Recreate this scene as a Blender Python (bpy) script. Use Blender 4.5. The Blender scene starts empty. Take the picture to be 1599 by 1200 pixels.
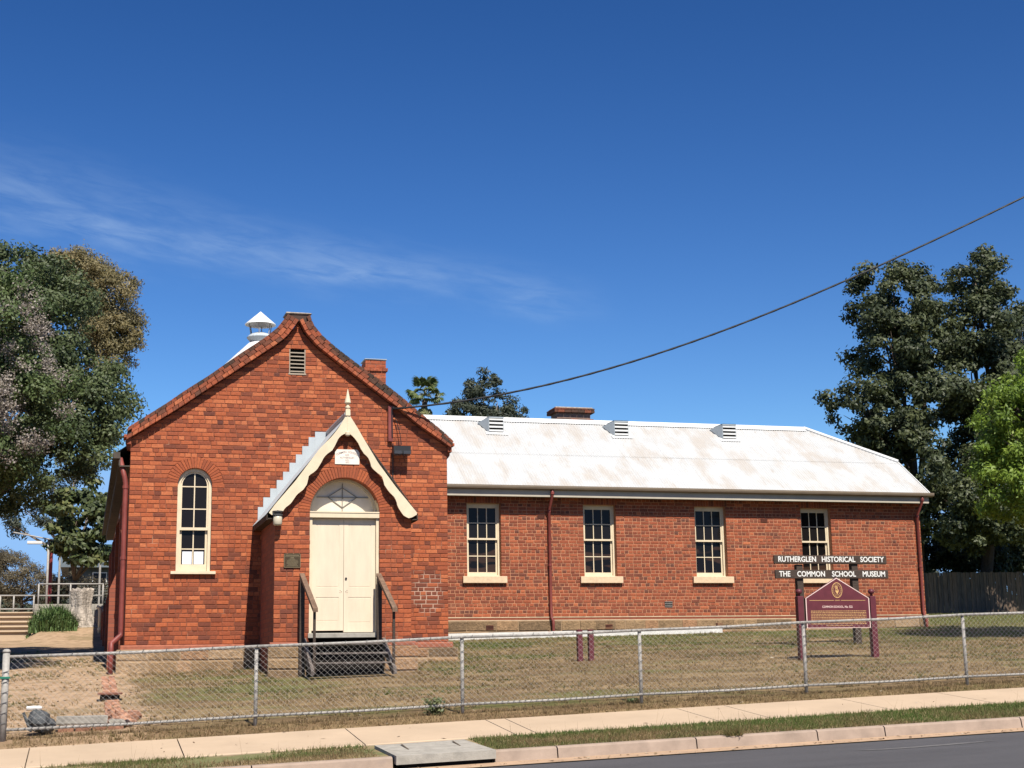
import bpy, math, random
import numpy as np
from mathutils import Matrix, Vector

random.seed(7)
RNG = np.random.default_rng(7)
R = math.radians
S = bpy.context.scene
COL = S.collection

# ------------------------------------------------------------------ camera
CAM_C = np.array([-0.782, -29.982, 1.6])
CAM_F = 2306.834           # focal length in pixels of the 1599 px wide photograph
pitch, roll, yaw = 0.191910554, -0.0166141583, 0.28188579
c_, s_ = math.cos, math.sin
FWD = np.array([s_(yaw) * c_(pitch), c_(yaw) * c_(pitch), s_(pitch)])
r0 = np.array([c_(yaw), -s_(yaw), 0.0]); u0 = np.cross(r0, FWD)
RGT = c_(roll) * r0 + s_(roll) * u0
UPV = -s_(roll) * r0 + c_(roll) * u0
cam = bpy.data.cameras.new("camera")
cam.sensor_width = 36; cam.lens = CAM_F / 1599 * 36
cam.clip_end = 3000; cam.clip_start = 0.1
camo = bpy.data.objects.new("camera", cam); COL.objects.link(camo)
m = Matrix.Identity(4)
for i in range(3):
    m[i][0] = RGT[i]; m[i][1] = UPV[i]; m[i][2] = -FWD[i]; m[i][3] = CAM_C[i]
camo.matrix_world = m
S.camera = camo

# ------------------------------------------------------------------ sky, sun, exposure
SUN_EL, SUN_AZ = R(52), R(4)     # azimuth: degrees to the right of straight in front of the facade
w = bpy.data.worlds.new("World"); S.world = w; w.use_nodes = True
nt = w.node_tree; nt.nodes.clear()
N = nt.nodes.new; L = nt.links.new
out = N("ShaderNodeOutputWorld"); bg = N("ShaderNodeBackground"); sky = N("ShaderNodeTexSky")
sky.sky_type = 'NISHITA'; sky.sun_disc = False
sky.sun_elevation = SUN_EL; sky.sun_rotation = math.pi - SUN_AZ
sky.altitude = 200; sky.air_density = 1.0; sky.dust_density = 0.35; sky.ozone_density = 3.0
hs = N("ShaderNodeHueSaturation"); hs.inputs['Saturation'].default_value = 1.35; hs.inputs['Hue'].default_value = 0.503
L(sky.outputs[0], hs.inputs['Color'])
# thin streak of high cloud, laid out by compass direction and height above the horizon
def M(op, a, b=None, c=None):
    n = N("ShaderNodeMath"); n.operation = op
    for i, v in enumerate((a, b, c)):
        if v is None: continue
        if isinstance(v, (int, float)): n.inputs[i].default_value = v
        else: L(v, n.inputs[i])
    return n.outputs[0]
# the photograph's sky falls off more steeply from horizon to zenith than the bare model: one tone curve per channel
scol = N("ShaderNodeSeparateColor"); L(hs.outputs[0], scol.inputs[0]); ccol = N("ShaderNodeCombineColor")
for i, (k_, g_) in enumerate(((1.92, 1.13), (2.55, 1.43), (2.37, 1.56))):
    L(M('DIVIDE', M('MINIMUM', M('MULTIPLY', M('POWER', M('MULTIPLY', scol.outputs[i], .082), g_), k_), (.30, .55, .95)[i]), .082), ccol.inputs[i])
tc = N("ShaderNodeTexCoord"); sep = N("ShaderNodeSeparateXYZ"); L(tc.outputs['Generated'], sep.inputs[0])
def M(op, a, b=None, c=None):
    n = N("ShaderNodeMath"); n.operation = op
    for i, v in enumerate((a, b, c)):
        if v is None: continue
        if isinstance(v, (int, float)): n.inputs[i].default_value = v
        else: L(v, n.inputs[i])
    return n.outputs[0]
az = M('ARCTAN2', sep.outputs[0], sep.outputs[1]); el = M('ARCSINE', sep.outputs[2])
azd = M('MULTIPLY', az, 180 / math.pi); eld = M('MULTIPLY', el, 180 / math.pi)
line = M('ADD', M('MULTIPLY', azd, -0.15), 17.15)
cmb = N("ShaderNodeCombineXYZ"); L(M('MULTIPLY', azd, 0.16), cmb.inputs[0]); L(M('MULTIPLY', M('SUBTRACT', eld, line), 0.6), cmb.inputs[1])
nz = N("ShaderNodeTexNoise"); nz.inputs['Scale'].default_value = 1.0; nz.inputs['Detail'].default_value = 5; nz.inputs['Roughness'].default_value = .55
L(cmb.outputs[0], nz.inputs['Vector'])
off = M('ADD', M('SUBTRACT', eld, line), M('MULTIPLY', M('SUBTRACT', nz.outputs[0], .5), 2.0))
sharp = M('ADD', M('MULTIPLY', M('MAXIMUM', azd, 0.0), 0.09), 0.45)
band = M('POWER', 2.718, M('MULTIPLY', M('MULTIPLY', off, off), M('MULTIPLY', sharp, -1.0)))
def smooth(x, a, b):
    n = N("ShaderNodeMapRange"); n.interpolation_type = 'SMOOTHSTEP'; L(x, n.inputs[0])
    n.inputs[1].default_value = a; n.inputs[2].default_value = b; n.inputs[3].default_value = 0; n.inputs[4].default_value = 1
    return n.outputs[0]
rng_ = M('MULTIPLY', smooth(azd, -14, -2), M('SUBTRACT', 1.0, smooth(azd, 15.5, 21)))
mask = M('MULTIPLY', M('MULTIPLY', band, rng_), smooth(nz.outputs[0], .2, .75))
mx = N("ShaderNodeMix"); mx.data_type = 'RGBA'; nf = N("ShaderNodeTexNoise"); nf.inputs['Scale'].default_value = 1.0; nf.inputs['Detail'].default_value = 8; nf.inputs['Roughness'].default_value = .6; nf.inputs['Distortion'].default_value = .5
cf = N("ShaderNodeCombineXYZ"); L(M('MULTIPLY', azd, 0.42), cf.inputs[0]); L(M('MULTIPLY', M('SUBTRACT', eld, line), 2.1), cf.inputs[1]); L(cf.outputs[0], nf.inputs['Vector'])
L(M('MULTIPLY', M('MULTIPLY', mask, smooth(nf.outputs[0], .15, .75)), 0.44), mx.inputs[0])
L(ccol.outputs[0], mx.inputs[6]); mx.inputs[7].default_value = (5.2, 7.2, 10.4, 1)
L(mx.outputs[2], bg.inputs[0]); bg.inputs[1].default_value = 0.050
L(bg.outputs[0], out.inputs[0])

sl = bpy.data.lights.new("sun", 'SUN'); sl.energy = 5.0; sl.angle = R(0.53); sl.color = (1.0, 0.94, 0.84)
so = bpy.data.objects.new("sun", sl); COL.objects.link(so)
sd = Vector((s_(SUN_AZ) * c_(SUN_EL), -c_(SUN_AZ) * c_(SUN_EL), s_(SUN_EL)))
so.rotation_euler = sd.to_track_quat('Z', 'Y').to_euler(); so.location = (10, -40, 40)
S.view_settings.view_transform = 'Standard'; S.view_settings.look = 'None'
S.view_settings.exposure = 0.714; S.view_settings.gamma = 1.0; S.view_settings.use_curve_mapping = False
S.render.engine = 'CYCLES'; S.cycles.max_bounces = 6; S.cycles.diffuse_bounces = 2; S.cycles.transparent_max_bounces = 8

def at(px, py, Y):
    """the point of the place at depth Y that the photograph shows at pixel px, py (used to survey it)"""
    d = (px - 799.5) / CAM_F * RGT - (py - 600) / CAM_F * UPV + FWD
    return CAM_C + (Y - CAM_C[1]) / d[1] * d

# ------------------------------------------------------------------ materials
MATS = {}
K = .87          # all base colours were read off the photograph; this brings them to the exposure above
def kc(c): return tuple(v * K for v in c)
def mat(name, col=(.5, .5, .5), rough=.7, metal=0.0, spec=.3, ramp=None, noise=None, bump=None, extra=None):
    """Principled material. ramp: list of (pos, colour) on the 'tint' attribute. noise: (scale, lo, hi, detail[, stretch]) value variation by
    position. bump: (scale, strength, distance)."""
    if name in MATS: return MATS[name]
    mt = bpy.data.materials.new(name); mt.use_nodes = True
    t = mt.node_tree; n = t.nodes; l = t.links
    b = n["Principled BSDF"]
    b.inputs['Roughness'].default_value = rough; b.inputs['Metallic'].default_value = metal
    b.inputs['Specular IOR Level'].default_value = spec
    cur = None
    geo = n.new("ShaderNodeNewGeometry")
    if ramp:
        a = n.new("ShaderNodeAttribute"); a.attribute_name = 'tint'
        cr = n.new("ShaderNodeValToRGB"); e = cr.color_ramp.elements
        while len(e) < len(ramp): e.new(.5)
        for k, (p, c) in enumerate(ramp):
            e[k].position = p; e[k].color = (*kc(c), 1)
        l.new(a.outputs['Fac'], cr.inputs[0]); cur = cr.outputs[0]
    else:
        rgb = n.new("ShaderNodeRGB"); rgb.outputs[0].default_value = (*kc(col), 1); cur = rgb.outputs[0]
    if noise:
        sc, lo, hi, det = noise[:4]
        tx = n.new("ShaderNodeTexNoise"); tx.inputs['Scale'].default_value = sc; tx.inputs['Detail'].default_value = det
        tx.inputs['Roughness'].default_value = .65
        src = geo.outputs['Position']
        if len(noise) > 4:
            mp = n.new("ShaderNodeMapping"); mp.inputs['Scale'].default_value = noise[4]; l.new(src, mp.inputs[0]); src = mp.outputs[0]
        l.new(src, tx.inputs['Vector'])
        mr = n.new("ShaderNodeMapRange"); mr.inputs[1].default_value = .3; mr.inputs[2].default_value = .7
        mr.inputs[3].default_value = lo; mr.inputs[4].default_value = hi; l.new(tx.outputs[0], mr.inputs[0])
        mm = n.new("ShaderNodeMix"); mm.data_type = 'RGBA'; mm.blend_type = 'MULTIPLY'; mm.inputs[0].default_value = 1
        l.new(cur, mm.inputs[6]); l.new(mr.outputs[0], mm.inputs[7]); cur = mm.outputs[2]
    if extra: cur = extra(n, l, geo, cur, b) or cur
    l.new(cur, b.inputs['Base Color'])
    if bump:
        sc, st, di = bump
        tb = n.new("ShaderNodeTexNoise"); tb.inputs['Scale'].default_value = sc; tb.inputs['Detail'].default_value = 4
        l.new(geo.outputs['Position'], tb.inputs['Vector'])
        bp = n.new("ShaderNodeBump"); bp.inputs['Strength'].default_value = st; bp.inputs['Distance'].default_value = di
        l.new(tb.outputs[0], bp.inputs['Height']); l.new(bp.outputs[0], b.inputs['Normal'])
    MATS[name] = mt
    return mt

def blotch(scale, lo, hi, colour, amount=1.0, stretch=None, detail=4):
    """a second colour that shows through in patches"""
    def f(n, l, geo, cur, b):
        tx = n.new("ShaderNodeTexNoise"); tx.inputs['Scale'].default_value = scale; tx.inputs['Detail'].default_value = detail
        tx.inputs['Roughness'].default_value = .6
        src = geo.outputs['Position']
        if stretch:
            mp = n.new("ShaderNodeMapping"); mp.inputs['Scale'].default_value = stretch; l.new(src, mp.inputs[0]); src = mp.outputs[0]
        l.new(src, tx.inputs['Vector'])
        mr = n.new("ShaderNodeMapRange"); mr.interpolation_type = 'SMOOTHSTEP'
        mr.inputs[1].default_value = lo; mr.inputs[2].default_value = hi; mr.inputs[3].default_value = 0; mr.inputs[4].default_value = amount
        l.new(tx.outputs[0], mr.inputs[0])
        mm = n.new("ShaderNodeMix"); mm.data_type = 'RGBA'; l.new(mr.outputs[0], mm.inputs[0]); l.new(cur, mm.inputs[6])
        mm.inputs[7].default_value = (*kc(colour), 1)
        return mm.outputs[2]
    return f
def chain(*fs):
    def f(n, l, geo, cur, b):
        for g in fs: cur = g(n, l, geo, cur, b) or cur
        return cur
    return f

def leafmat(name, ramp, trans=.35, rough=.55):
    if name in MATS: return MATS[name]
    mt = bpy.data.materials.new(name); mt.use_nodes = True
    t = mt.node_tree; n = t.nodes; l = t.links
    b = n["Principled BSDF"]; b.inputs['Roughness'].default_value = rough; b.inputs['Specular IOR Level'].default_value = .35
    a = n.new("ShaderNodeAttribute"); a.attribute_name = 'tint'
    cr = n.new("ShaderNodeValToRGB"); e = cr.color_ramp.elements
    while len(e) < len(ramp): e.new(.5)
    for k, (p, c) in enumerate(ramp): e[k].position = p; e[k].color = (*kc(c), 1)
    l.new(a.outputs['Fac'], cr.inputs[0]); l.new(cr.outputs[0], b.inputs['Base Color'])
    tr = n.new("ShaderNodeBsdfTranslucent"); l.new(cr.outputs[0], tr.inputs[0])
    ms = n.new("ShaderNodeMixShader"); ms.inputs[0].default_value = trans
    l.new(b.outputs[0], ms.inputs[1]); l.new(tr.outputs[0], ms.inputs[2]); l.new(ms.outputs[0], n["Material Output"].inputs[0])
    MATS[name] = mt
    return mt

# brick: tint 0..0.5 the orange hall bricks, 0.5..1 the redder wing bricks
BRICK = mat("brick", rough=.85, spec=.2, ramp=[(0, (.12, .042, .03)), (.10, (.20, .058, .031)), (.22, (.305, .080, .036)), (.36, (.40, .106, .042)), (.49, (.50, .158, .066)),
            (.5, (.12, .05, .036)), (.58, (.19, .058, .034)), (.72, (.28, .076, .038)), (.88, (.37, .102, .046)), (1, (.46, .145, .064))],
            noise=(26, .72, 1.16, 6), bump=(70, .5, .006), extra=chain(blotch(2.2, .6, .78, (.2, .06, .035), .35), blotch(.55, .48, .72, (.24, .07, .036), .5, None, 5), blotch(1.6, .60, .76, (.13, .055, .036), .5, (2.6, 1, .30), 6), blotch(.8, .62, .74, (.50, .21, .11), .3, None, 6)))
def repointed(n, l, geo, cur, b):
    """the pale cement pointing in the patch of repaired brickwork right of the porch"""
    ds = n.new("ShaderNodeVectorMath"); ds.operation = 'MULTIPLY_ADD'; l.new(geo.outputs['Position'], ds.inputs[0])
    ds.inputs[1].default_value = (2.1, 0, 1.75); ds.inputs[2].default_value = (-6.02 * 2.1, 0, -3.22 * 1.75)
    ln = n.new("ShaderNodeVectorMath"); ln.operation = 'LENGTH'; l.new(ds.outputs[0], ln.inputs[0])
    tx = n.new("ShaderNodeTexNoise"); tx.inputs['Scale'].default_value = 5; l.new(geo.outputs['Position'], tx.inputs['Vector'])
    ad = n.new("ShaderNodeMath"); ad.operation = 'ADD'; l.new(ln.outputs['Value'], ad.inputs[0]); l.new(tx.outputs[0], ad.inputs[1])
    mr = n.new("ShaderNodeMapRange"); mr.inputs[1].default_value = 1.05; mr.inputs[2].default_value = 1.35; mr.inputs[3].default_value = 1; mr.inputs[4].default_value = 0
    l.new(ad.outputs[0], mr.inputs[0])
    mm = n.new("ShaderNodeMix"); mm.data_type = 'RGBA'; l.new(mr.outputs[0], mm.inputs[0]); l.new(cur, mm.inputs[6]); mm.inputs[7].default_value = (.40, .26, .19, 1)
    return mm.outputs[2]
MORTAR_H = mat("hall_mortar", (.22, .078, .044), .95, noise=(9, .6, 1.3, 5), extra=chain(blotch(3, .60, .70, (.46, .30, .20), .6), repointed))
OLDB = mat("old_brick", rough=.95, ramp=[(0, (.20, .10, .065)), (.5, (.34, .17, .105)), (1, (.46, .25, .16))], noise=(14, .6, 1.2, 6), bump=(40, .7, .01))
STRB = mat("string_brick", rough=.9, ramp=[(0, (.30, .105, .062)), (1, (.34, .12, .07))], noise=(9, .7, 1.2, 6))
MORTAR_W = mat("wing_mortar", (.455, .22, .122), .95, noise=(6, .75, 1.2, 5))
MORTAR_P = mat("plinth_mortar", (.34, .23, .135), .95, noise=(8, .7, 1.15, 5))
STONE = mat("stone", rough=.95, ramp=[(0, (.15, .098, .055)), (.3, (.24, .155, .082)), (.6, (.30, .195, .105)), (.8, (.31, .165, .085)), (1, (.35, .25, .15))],
            noise=(11, .6, 1.25, 7), bump=(22, .9, .03))
def brickwall(name, c1, c2, mort, axis):
    mt = bpy.data.materials.new(name); mt.use_nodes = True
    n = mt.node_tree.nodes; l = mt.node_tree.links; b = n["Principled BSDF"]; b.inputs['Roughness'].default_value = .9
    g = n.new("ShaderNodeNewGeometry"); sp = n.new("ShaderNodeSeparateXYZ"); cb = n.new("ShaderNodeCombineXYZ")
    l.new(g.outputs['Position'], sp.inputs[0]); l.new(sp.outputs[axis], cb.inputs[0]); l.new(sp.outputs[2], cb.inputs[1])
    bt = n.new("ShaderNodeTexBrick"); bt.inputs['Scale'].default_value = 1; bt.inputs['Brick Width'].default_value = .24
    bt.inputs['Row Height'].default_value = .086; bt.inputs['Mortar Size'].default_value = .006
    bt.inputs['Color1'].default_value = (*c1, 1); bt.inputs['Color2'].default_value = (*c2, 1); bt.inputs['Mortar'].default_value = (*mort, 1)
    l.new(cb.outputs[0], bt.inputs[0]); l.new(bt.outputs[0], b.inputs['Base Color'])
    bp = n.new("ShaderNodeBump"); bp.inputs['Strength'].default_value = .6; bp.inputs['Distance'].default_value = .006; bp.invert = True
    l.new(bt.outputs[1], bp.inputs['Height']); l.new(bp.outputs[0], b.inputs['Normal'])
    return mt
BW_Y = brickwall("brick_side", (.27, .074, .036), (.18, .05, .03), (.15, .06, .04), 1)
BW_X = brickwall("brick_far", (.30, .08, .04), (.21, .058, .034), (.34, .18, .1), 0)

CREAM = mat("cream_paint", (.69, .575, .40), .5, noise=(5, .88, 1.06, 6))
DOORP = mat("door_paint", (.70, .58, .425), .55, noise=(2.2, .90, 1.05, 7, (3, 1, .6)), extra=blotch(1.7, .68, .8, (.72, .52, .40), .35))
SILL = mat("sill_stone", (.66, .49, .32), .9, noise=(14, .85, 1.1, 5), bump=(60, .3, .004))
WHITEROOF = mat("white_roof", (.485, .49, .482), .45, spec=.3, noise=(1.5, .94, 1.04, 5), extra=chain(
    blotch(1.6, .44, .66, (.40, .345, .285), .60, (1.1, .42, .42), 6), blotch(6, .62, .74, (.33, .25, .18), .4, (1.2, .3, .3), 6)))
WHITEP = mat("white_paint", (.62, .62, .60), .5, noise=(4, .94, 1.03, 4))
PORCHROOF = mat("porch_roof", (.44, .48, .50), .45, noise=(4, .9, 1.05, 4))
GREYP = mat("grey_vent_paint", (.36, .40, .42), .5, noise=(8, .9, 1.05, 3))
FASCIA = mat("fascia_paint", (.44, .39, .31), .6, noise=(3, .9, 1.05, 4))
GUTTER = mat("gutter_paint", (.20, .155, .11), .5, noise=(3, .85, 1.05, 4))
PIPE = mat("downpipe_paint", (.21, .05, .04), .5, noise=(5, .7, 1.2, 6))
MAROON = mat("maroon_paint", (.115, .024, .032), .5, noise=(7, .85, 1.12, 4))
GOLD = mat("gold_lettering", (.62, .38, .15), .55)
PINKL = mat("pale_lettering", (.72, .52, .46), .55)
WHITEL = mat("white_lettering", (.78, .76, .70), .7, noise=(30, .8, 1.05, 3))
DARKWOOD = mat("dark_timber", (.052, .036, .027), .85, noise=(9, .6, 1.5, 5, (1, 1, 6)), bump=(40, .5, .006))
RAILWOOD = mat("rail_timber", (.17, .105, .068), .85, noise=(14, .6, 1.3, 5))
STEPWOOD = mat("step_timber", (.12, .098, .085), .85, noise=(12, .6, 1.4, 5), extra=blotch(6, .52, .7, (.22, .19, .17), .6))
PALING = mat("paling_timber", rough=.9, ramp=[(0, (.085, .068, .055)), (.5, (.12, .092, .07)), (1, (.17, .115, .08))], noise=(4, .6, 1.3, 5, (4, 4, .6)))
BLACK = mat("black_metal", (.018, .019, .021), .5)
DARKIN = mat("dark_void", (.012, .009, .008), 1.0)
BLUEGL = mat("dark_glass", (.012, .010, .010), .05, spec=.17, bump=(2.5, .12, .02))
BROWNGL = mat("painted_reflection_glass", (.040, .023, .016), .06, spec=.2, bump=(3.0, .22, .03), extra=blotch(1.9, .47, .53, (.007, .006, .006), 1.0, (.7, 1, 2.4), 1))  # dark stretched bands painted into the pane colour stand in for wavy reflections
FANGL = mat("frosted_fanlight", (.72, .64, .50), .35, noise=(3, .85, 1.08, 4))
LEADGREY = mat("lead_lines", (.22, .20, .17), .6)
PAPER = mat("paper", (.78, .79, .84), .8)
INK = mat("printed_ink", (.36, .36, .42), .8)
BRONZE = mat("bronze_plaque", (.075, .052, .028), .45, metal=.4, noise=(60, .6, 1.5, 3))
BRONZEL = mat("bronze_letters", (.30, .23, .13), .45, metal=.5)
TABLET = mat("marble_tablet", (.80, .72, .62), .7, noise=(9, .9, 1.04, 4))
TABINK = mat("tablet_letters", (.36, .30, .28), .8)
GALV = mat("galvanised_steel", (.36, .335, .30), .6, metal=.0, noise=(14, .75, 1.15, 4))
WIRE = mat("fence_wire", (.40, .38, .35), .6, metal=.0)
CONC = mat("footpath_concrete", (.48, .36, .245), .9, noise=(1.1, .9, 1.06, 7), bump=(120, .3, .003), extra=chain(blotch(9, .60, .74, (.37, .275, .19), .4, None, 8), blotch(.7, .55, .8, (.53, .42, .31), .5)))
CONC2 = mat("grey_concrete", (.36, .33, .28), .9, noise=(7, .72, 1.12, 7), bump=(60, .5, .006))
KERB = mat("kerb_concrete", (.34, .255, .195), .9, noise=(3, .75, 1.15, 7), bump=(60, .4, .005), extra=blotch(2.2, .58, .75, (.25, .2, .17), .5, None, 7))
GUTTERC = mat("gutter_concrete", (.43, .29, .185), .9, noise=(4, .8, 1.1, 6))
ASPH = mat("asphalt", (.072, .069, .072), .85, noise=(1.2, .82, 1.16, 8, (.35, 1.6, 1)), bump=(260, .7, .006), extra=chain(
    blotch(230, .52, .72, (.20, .19, .19), .55, None, 2), blotch(1.0, .66, .74, (.30, .27, .24), .55, (.18, 1.7, 1), 8)))
CHIMB = mat("chimney_mortar", (.22, .15, .12), .95, noise=(9, .7, 1.2, 4))
CAPST = mat("cap_render", (.36, .31, .25), .95, noise=(14, .6, 1.3, 5))
COPB = mat("coping_brick", rough=.92, spec=.15, ramp=[(0, (.06, .042, .032)), (.25, (.13, .06, .04)), (.5, (.24, .075, .042)), (.8, (.37, .10, .048)), (1, (.46, .15, .07))],
           noise=(20, .6, 1.2, 6), bump=(60, .6, .006), extra=blotch(7, .58, .7, (.075, .062, .05), .65, None, 6))
BARK = mat("bark", (.10, .075, .055), .95, noise=(6, .55, 1.35, 5, (3, 3, .7)), bump=(18, .8, .03))
BARKG = mat("pale_bark", (.28, .23, .18), .9, noise=(4, .5, 1.25, 5, (3, 3, .8)))
STUMPM = mat("weathered_wood", (.50, .43, .36), .95, noise=(2.2, .22, 1.2, 5, (4.5, 4.5, .45)), bump=(16, .9, .04))
STRAW = leafmat("grass_blades", [(0, (.44, .32, .17)), (.3, (.27, .185, .09)), (.5, (.215, .175, .07)), (.75, (.165, .18, .055)), (1, (.115, .18, .04))], .5, .8)
BLUEPL = mat("grey_tarp", (.075, .08, .082), .6, noise=(14, .5, 1.5, 5), bump=(20, .8, .03))
RUST = mat("rusty_sheet", (.20, .085, .055), .8, noise=(10, .7, 1.2, 5))
GREENP = mat("green_paint", (.03, .075, .06), .5)
GREYWOOD = mat("grey_siding", (.12, .13, .12), .8, noise=(3, .7, 1.2, 4))

# ------------------------------------------------------------------ scene helpers
def setp(o, label=None, cat=None, group=None, kind=None):
    if label: o['label'] = label
    if cat: o['category'] = cat
    if group: o['group'] = group
    if kind: o['kind'] = kind
    return o
OFF = {}
def thing(name, label, cat, loc=(0, 0, 0), group=None):
    o = bpy.data.objects.new(name, None); COL.objects.link(o); o.location = loc; OFF[o.name] = np.array(loc, float)
    return setp(o, label, cat, group)
def sub(name, parent, loc=None):
    """an Empty part under a thing (a window, say), standing at loc"""
    o = bpy.data.objects.new(name, None); COL.objects.link(o); o.parent = parent
    po = OFF[parent.name]; lw = po if loc is None else np.array(loc, float)
    o.location = lw - po; OFF[o.name] = lw
    return o
def link(name, me, m, parent=None, origin=None):
    o = bpy.data.objects.new(name, me); COL.objects.link(o)
    if m is not None and not me.materials: me.materials.append(m)
    if parent is not None: o.parent = parent
    return o

class MB:
    def __init__(s): s.v = []; s.f = []; s.t = []; s.m = []
    def add(s, vs, fs, t=0.5, mi=0):
        b = len(s.v); s.v += [tuple(p) for p in vs]
        for f in fs: s.f.append(tuple(b + i for i in f)); s.t.append(t); s.m.append(mi)
    def box(s, x0, x1, y0, y1, z0, z1, t=.5, ch=0.0, mi=0, jit=0.0):
        x0, x1 = min(x0, x1), max(x0, x1); y0, y1 = min(y0, y1), max(y0, y1); z0, z1 = min(z0, z1), max(z0, z1)
        if ch <= 0:
            vs = [(x0, y0, z0), (x1, y0, z0), (x1, y1, z0), (x0, y1, z0), (x0, y0, z1), (x1, y0, z1), (x1, y1, z1), (x0, y1, z1)]
            if jit: vs = [tuple(c + random.uniform(-jit, jit) for c in p) for p in vs]
            s.add(vs, [(0, 3, 2, 1), (4, 5, 6, 7), (0, 1, 5, 4), (1, 2, 6, 5), (2, 3, 7, 6), (3, 0, 4, 7)], t, mi)
        else:
            ps = []
            for zz in ((z0, ch), (z0 + ch, 0), (z1 - ch, 0), (z1, ch)):
                z, i = zz
                ps += [(x0 + i, y0 + i, z), (x1 - i, y0 + i, z), (x1 - i, y1 - i, z), (x0 + i, y1 - i, z)]
            if jit: ps = [tuple(c + random.uniform(-jit, jit) for c in p) for p in ps]
            fs = [(0, 3, 2, 1), (12, 13, 14, 15)]
            for k in range(3):
                for j in range(4):
                    a = k * 4 + j; b = k * 4 + (j + 1) % 4; fs.append((a, b, b + 4, a + 4))
            s.add(ps, fs, t, mi)
    def prism(s, poly, y0, y1, t=.5, mi=0, axis='y'):
        """extrude a polygon of (x, z) between y0 and y1 (axis 'x': polygon of (y, z) between x0 and x1)"""
        n = len(poly)
        ar = sum(poly[i][0] * poly[(i + 1) % n][1] - poly[(i + 1) % n][0] * poly[i][1] for i in range(n))
        if ar < 0: poly = poly[::-1]
        if axis == 'y':
            vs = [(x, y0, z) for x, z in poly] + [(x, y1, z) for x, z in poly]
        elif axis == 'x':
            vs = [(y1, x, z) for x, z in poly] + [(y0, x, z) for x, z in poly]
        else:
            vs = [(x, y, y1) for x, y in poly] + [(x, y, y0) for x, y in poly]
        s.add(vs, [tuple(range(n)), tuple(range(2 * n - 1, n - 1, -1))] + [(i, n + i, n + (i + 1) % n, (i + 1) % n) for i in range(n)], t, mi)
    def tube(s, pts, r, k=6, t=.5, mi=0, cap=True):
        pts = [Vector(p) for p in pts]; n = len(pts)
        rs = r if isinstance(r, (list, tuple)) else [r] * n
        vs = []; prev = None
        for i, p in enumerate(pts):
            d = (pts[min(i + 1, n - 1)] - pts[max(i - 1, 0)]).normalized()
            if prev is None:
                a = Vector((0, 0, 1)) if abs(d.z) < .9 else Vector((1, 0, 0)); u = d.cross(a).normalized()
            else:
                u = (prev - d * prev.dot(d)).normalized()
            prev = u; v = d.cross(u)
            for j in range(k):
                an = 2 * math.pi * j / k; vs.append(p + (u * math.cos(an) + v * math.sin(an)) * rs[i])
        fs = [(i * k + j, i * k + (j + 1) % k, (i + 1) * k + (j + 1) % k, (i + 1) * k + j) for i in range(n - 1) for j in range(k)]
        if cap: fs += [tuple(range(k - 1, -1, -1)), tuple((n - 1) * k + j for j in range(k))]
        s.add(vs, fs, t, mi)
    def lathe(s, prof, cx, cy, k=16, t=.5, mi=0, rot=0):
        vs = [(cx + r * math.cos(rot + 2 * math.pi * j / k), cy + r * math.sin(rot + 2 * math.pi * j / k), z) for r, z in prof for j in range(k)]
        n = len(prof)
        fs = [(i * k + j, i * k + (j + 1) % k, (i + 1) * k + (j + 1) % k, (i + 1) * k + j) for i in range(n - 1) for j in range(k)]
        fs += [tuple(range(k - 1, -1, -1)), tuple((n - 1) * k + j for j in range(k))]
        s.add(vs, fs, t, mi)
    def arc(s, cx, cz, ri, ro, a0, a1, n, y0, y1, t=.5, mi=0):
        """an arched bar in the facade plane"""
        out_ = [(cx + ro * math.cos(a0 + (a1 - a0) * i / n), cz + ro * math.sin(a0 + (a1 - a0) * i / n)) for i in range(n + 1)]
        in_ = [(cx + ri * math.cos(a0 + (a1 - a0) * i / n), cz + ri * math.sin(a0 + (a1 - a0) * i / n)) for i in range(n + 1)]
        for i in range(n): s.prism([in_[i], out_[i], out_[i + 1], in_[i + 1]], y0, y1, t, mi)
    def brick(s, yf, a, b, c, d, z0, z1, t, ch=.007, depth=.03, jit=.0025):
        """a brick showing the face between (a..b, z0) and (c..d, z1) at y = yf"""
        yf += random.uniform(-jit, jit) * 1.2
        j = lambda: random.uniform(-jit, jit)
        o = [(a, z0), (b, z0), (d, z1), (c, z1)]
        o = [(x + j(), z + j()) for x, z in o]
        cx = sum(p[0] for p in o) / 4; cz = sum(p[1] for p in o) / 4
        i_ = []
        for x, z in o:
            sx = min(ch, abs(x - cx) * .6); sz = min(ch, abs(z - cz) * .6)
            i_.append((x - math.copysign(sx, x - cx), z - math.copysign(sz, z - cz)))
        vs = [(x, yf + .006, z) for x, z in o] + [(x, yf + j() * .6, z) for x, z in i_] + [(x, yf + depth, z) for x, z in o]
        s.add(vs, [(4, 5, 6, 7)] + [(k, (k + 1) % 4, 4 + (k + 1) % 4, 4 + k) for k in range(4)] + [(8 + k, 8 + (k + 1) % 4, (k + 1) % 4, k) for k in range(4)], t)
    def mesh(s, name, off=(0, 0, 0), smooth=False):
        me = bpy.data.meshes.new(name)
        v = np.array(s.v, float).reshape(-1, 3) - np.array(off, float)
        me.from_pydata(v.tolist(), [], s.f)
        a = me.attributes.new('tint', 'FLOAT', 'FACE'); a.data.foreach_set('value', np.array(s.t, np.float32))
        if any(s.m): me.polygons.foreach_set('material_index', np.array(s.m, np.int32))
        if smooth: me.polygons.foreach_set('use_smooth', np.ones(len(s.f), bool))
        me.update()
        return me
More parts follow.
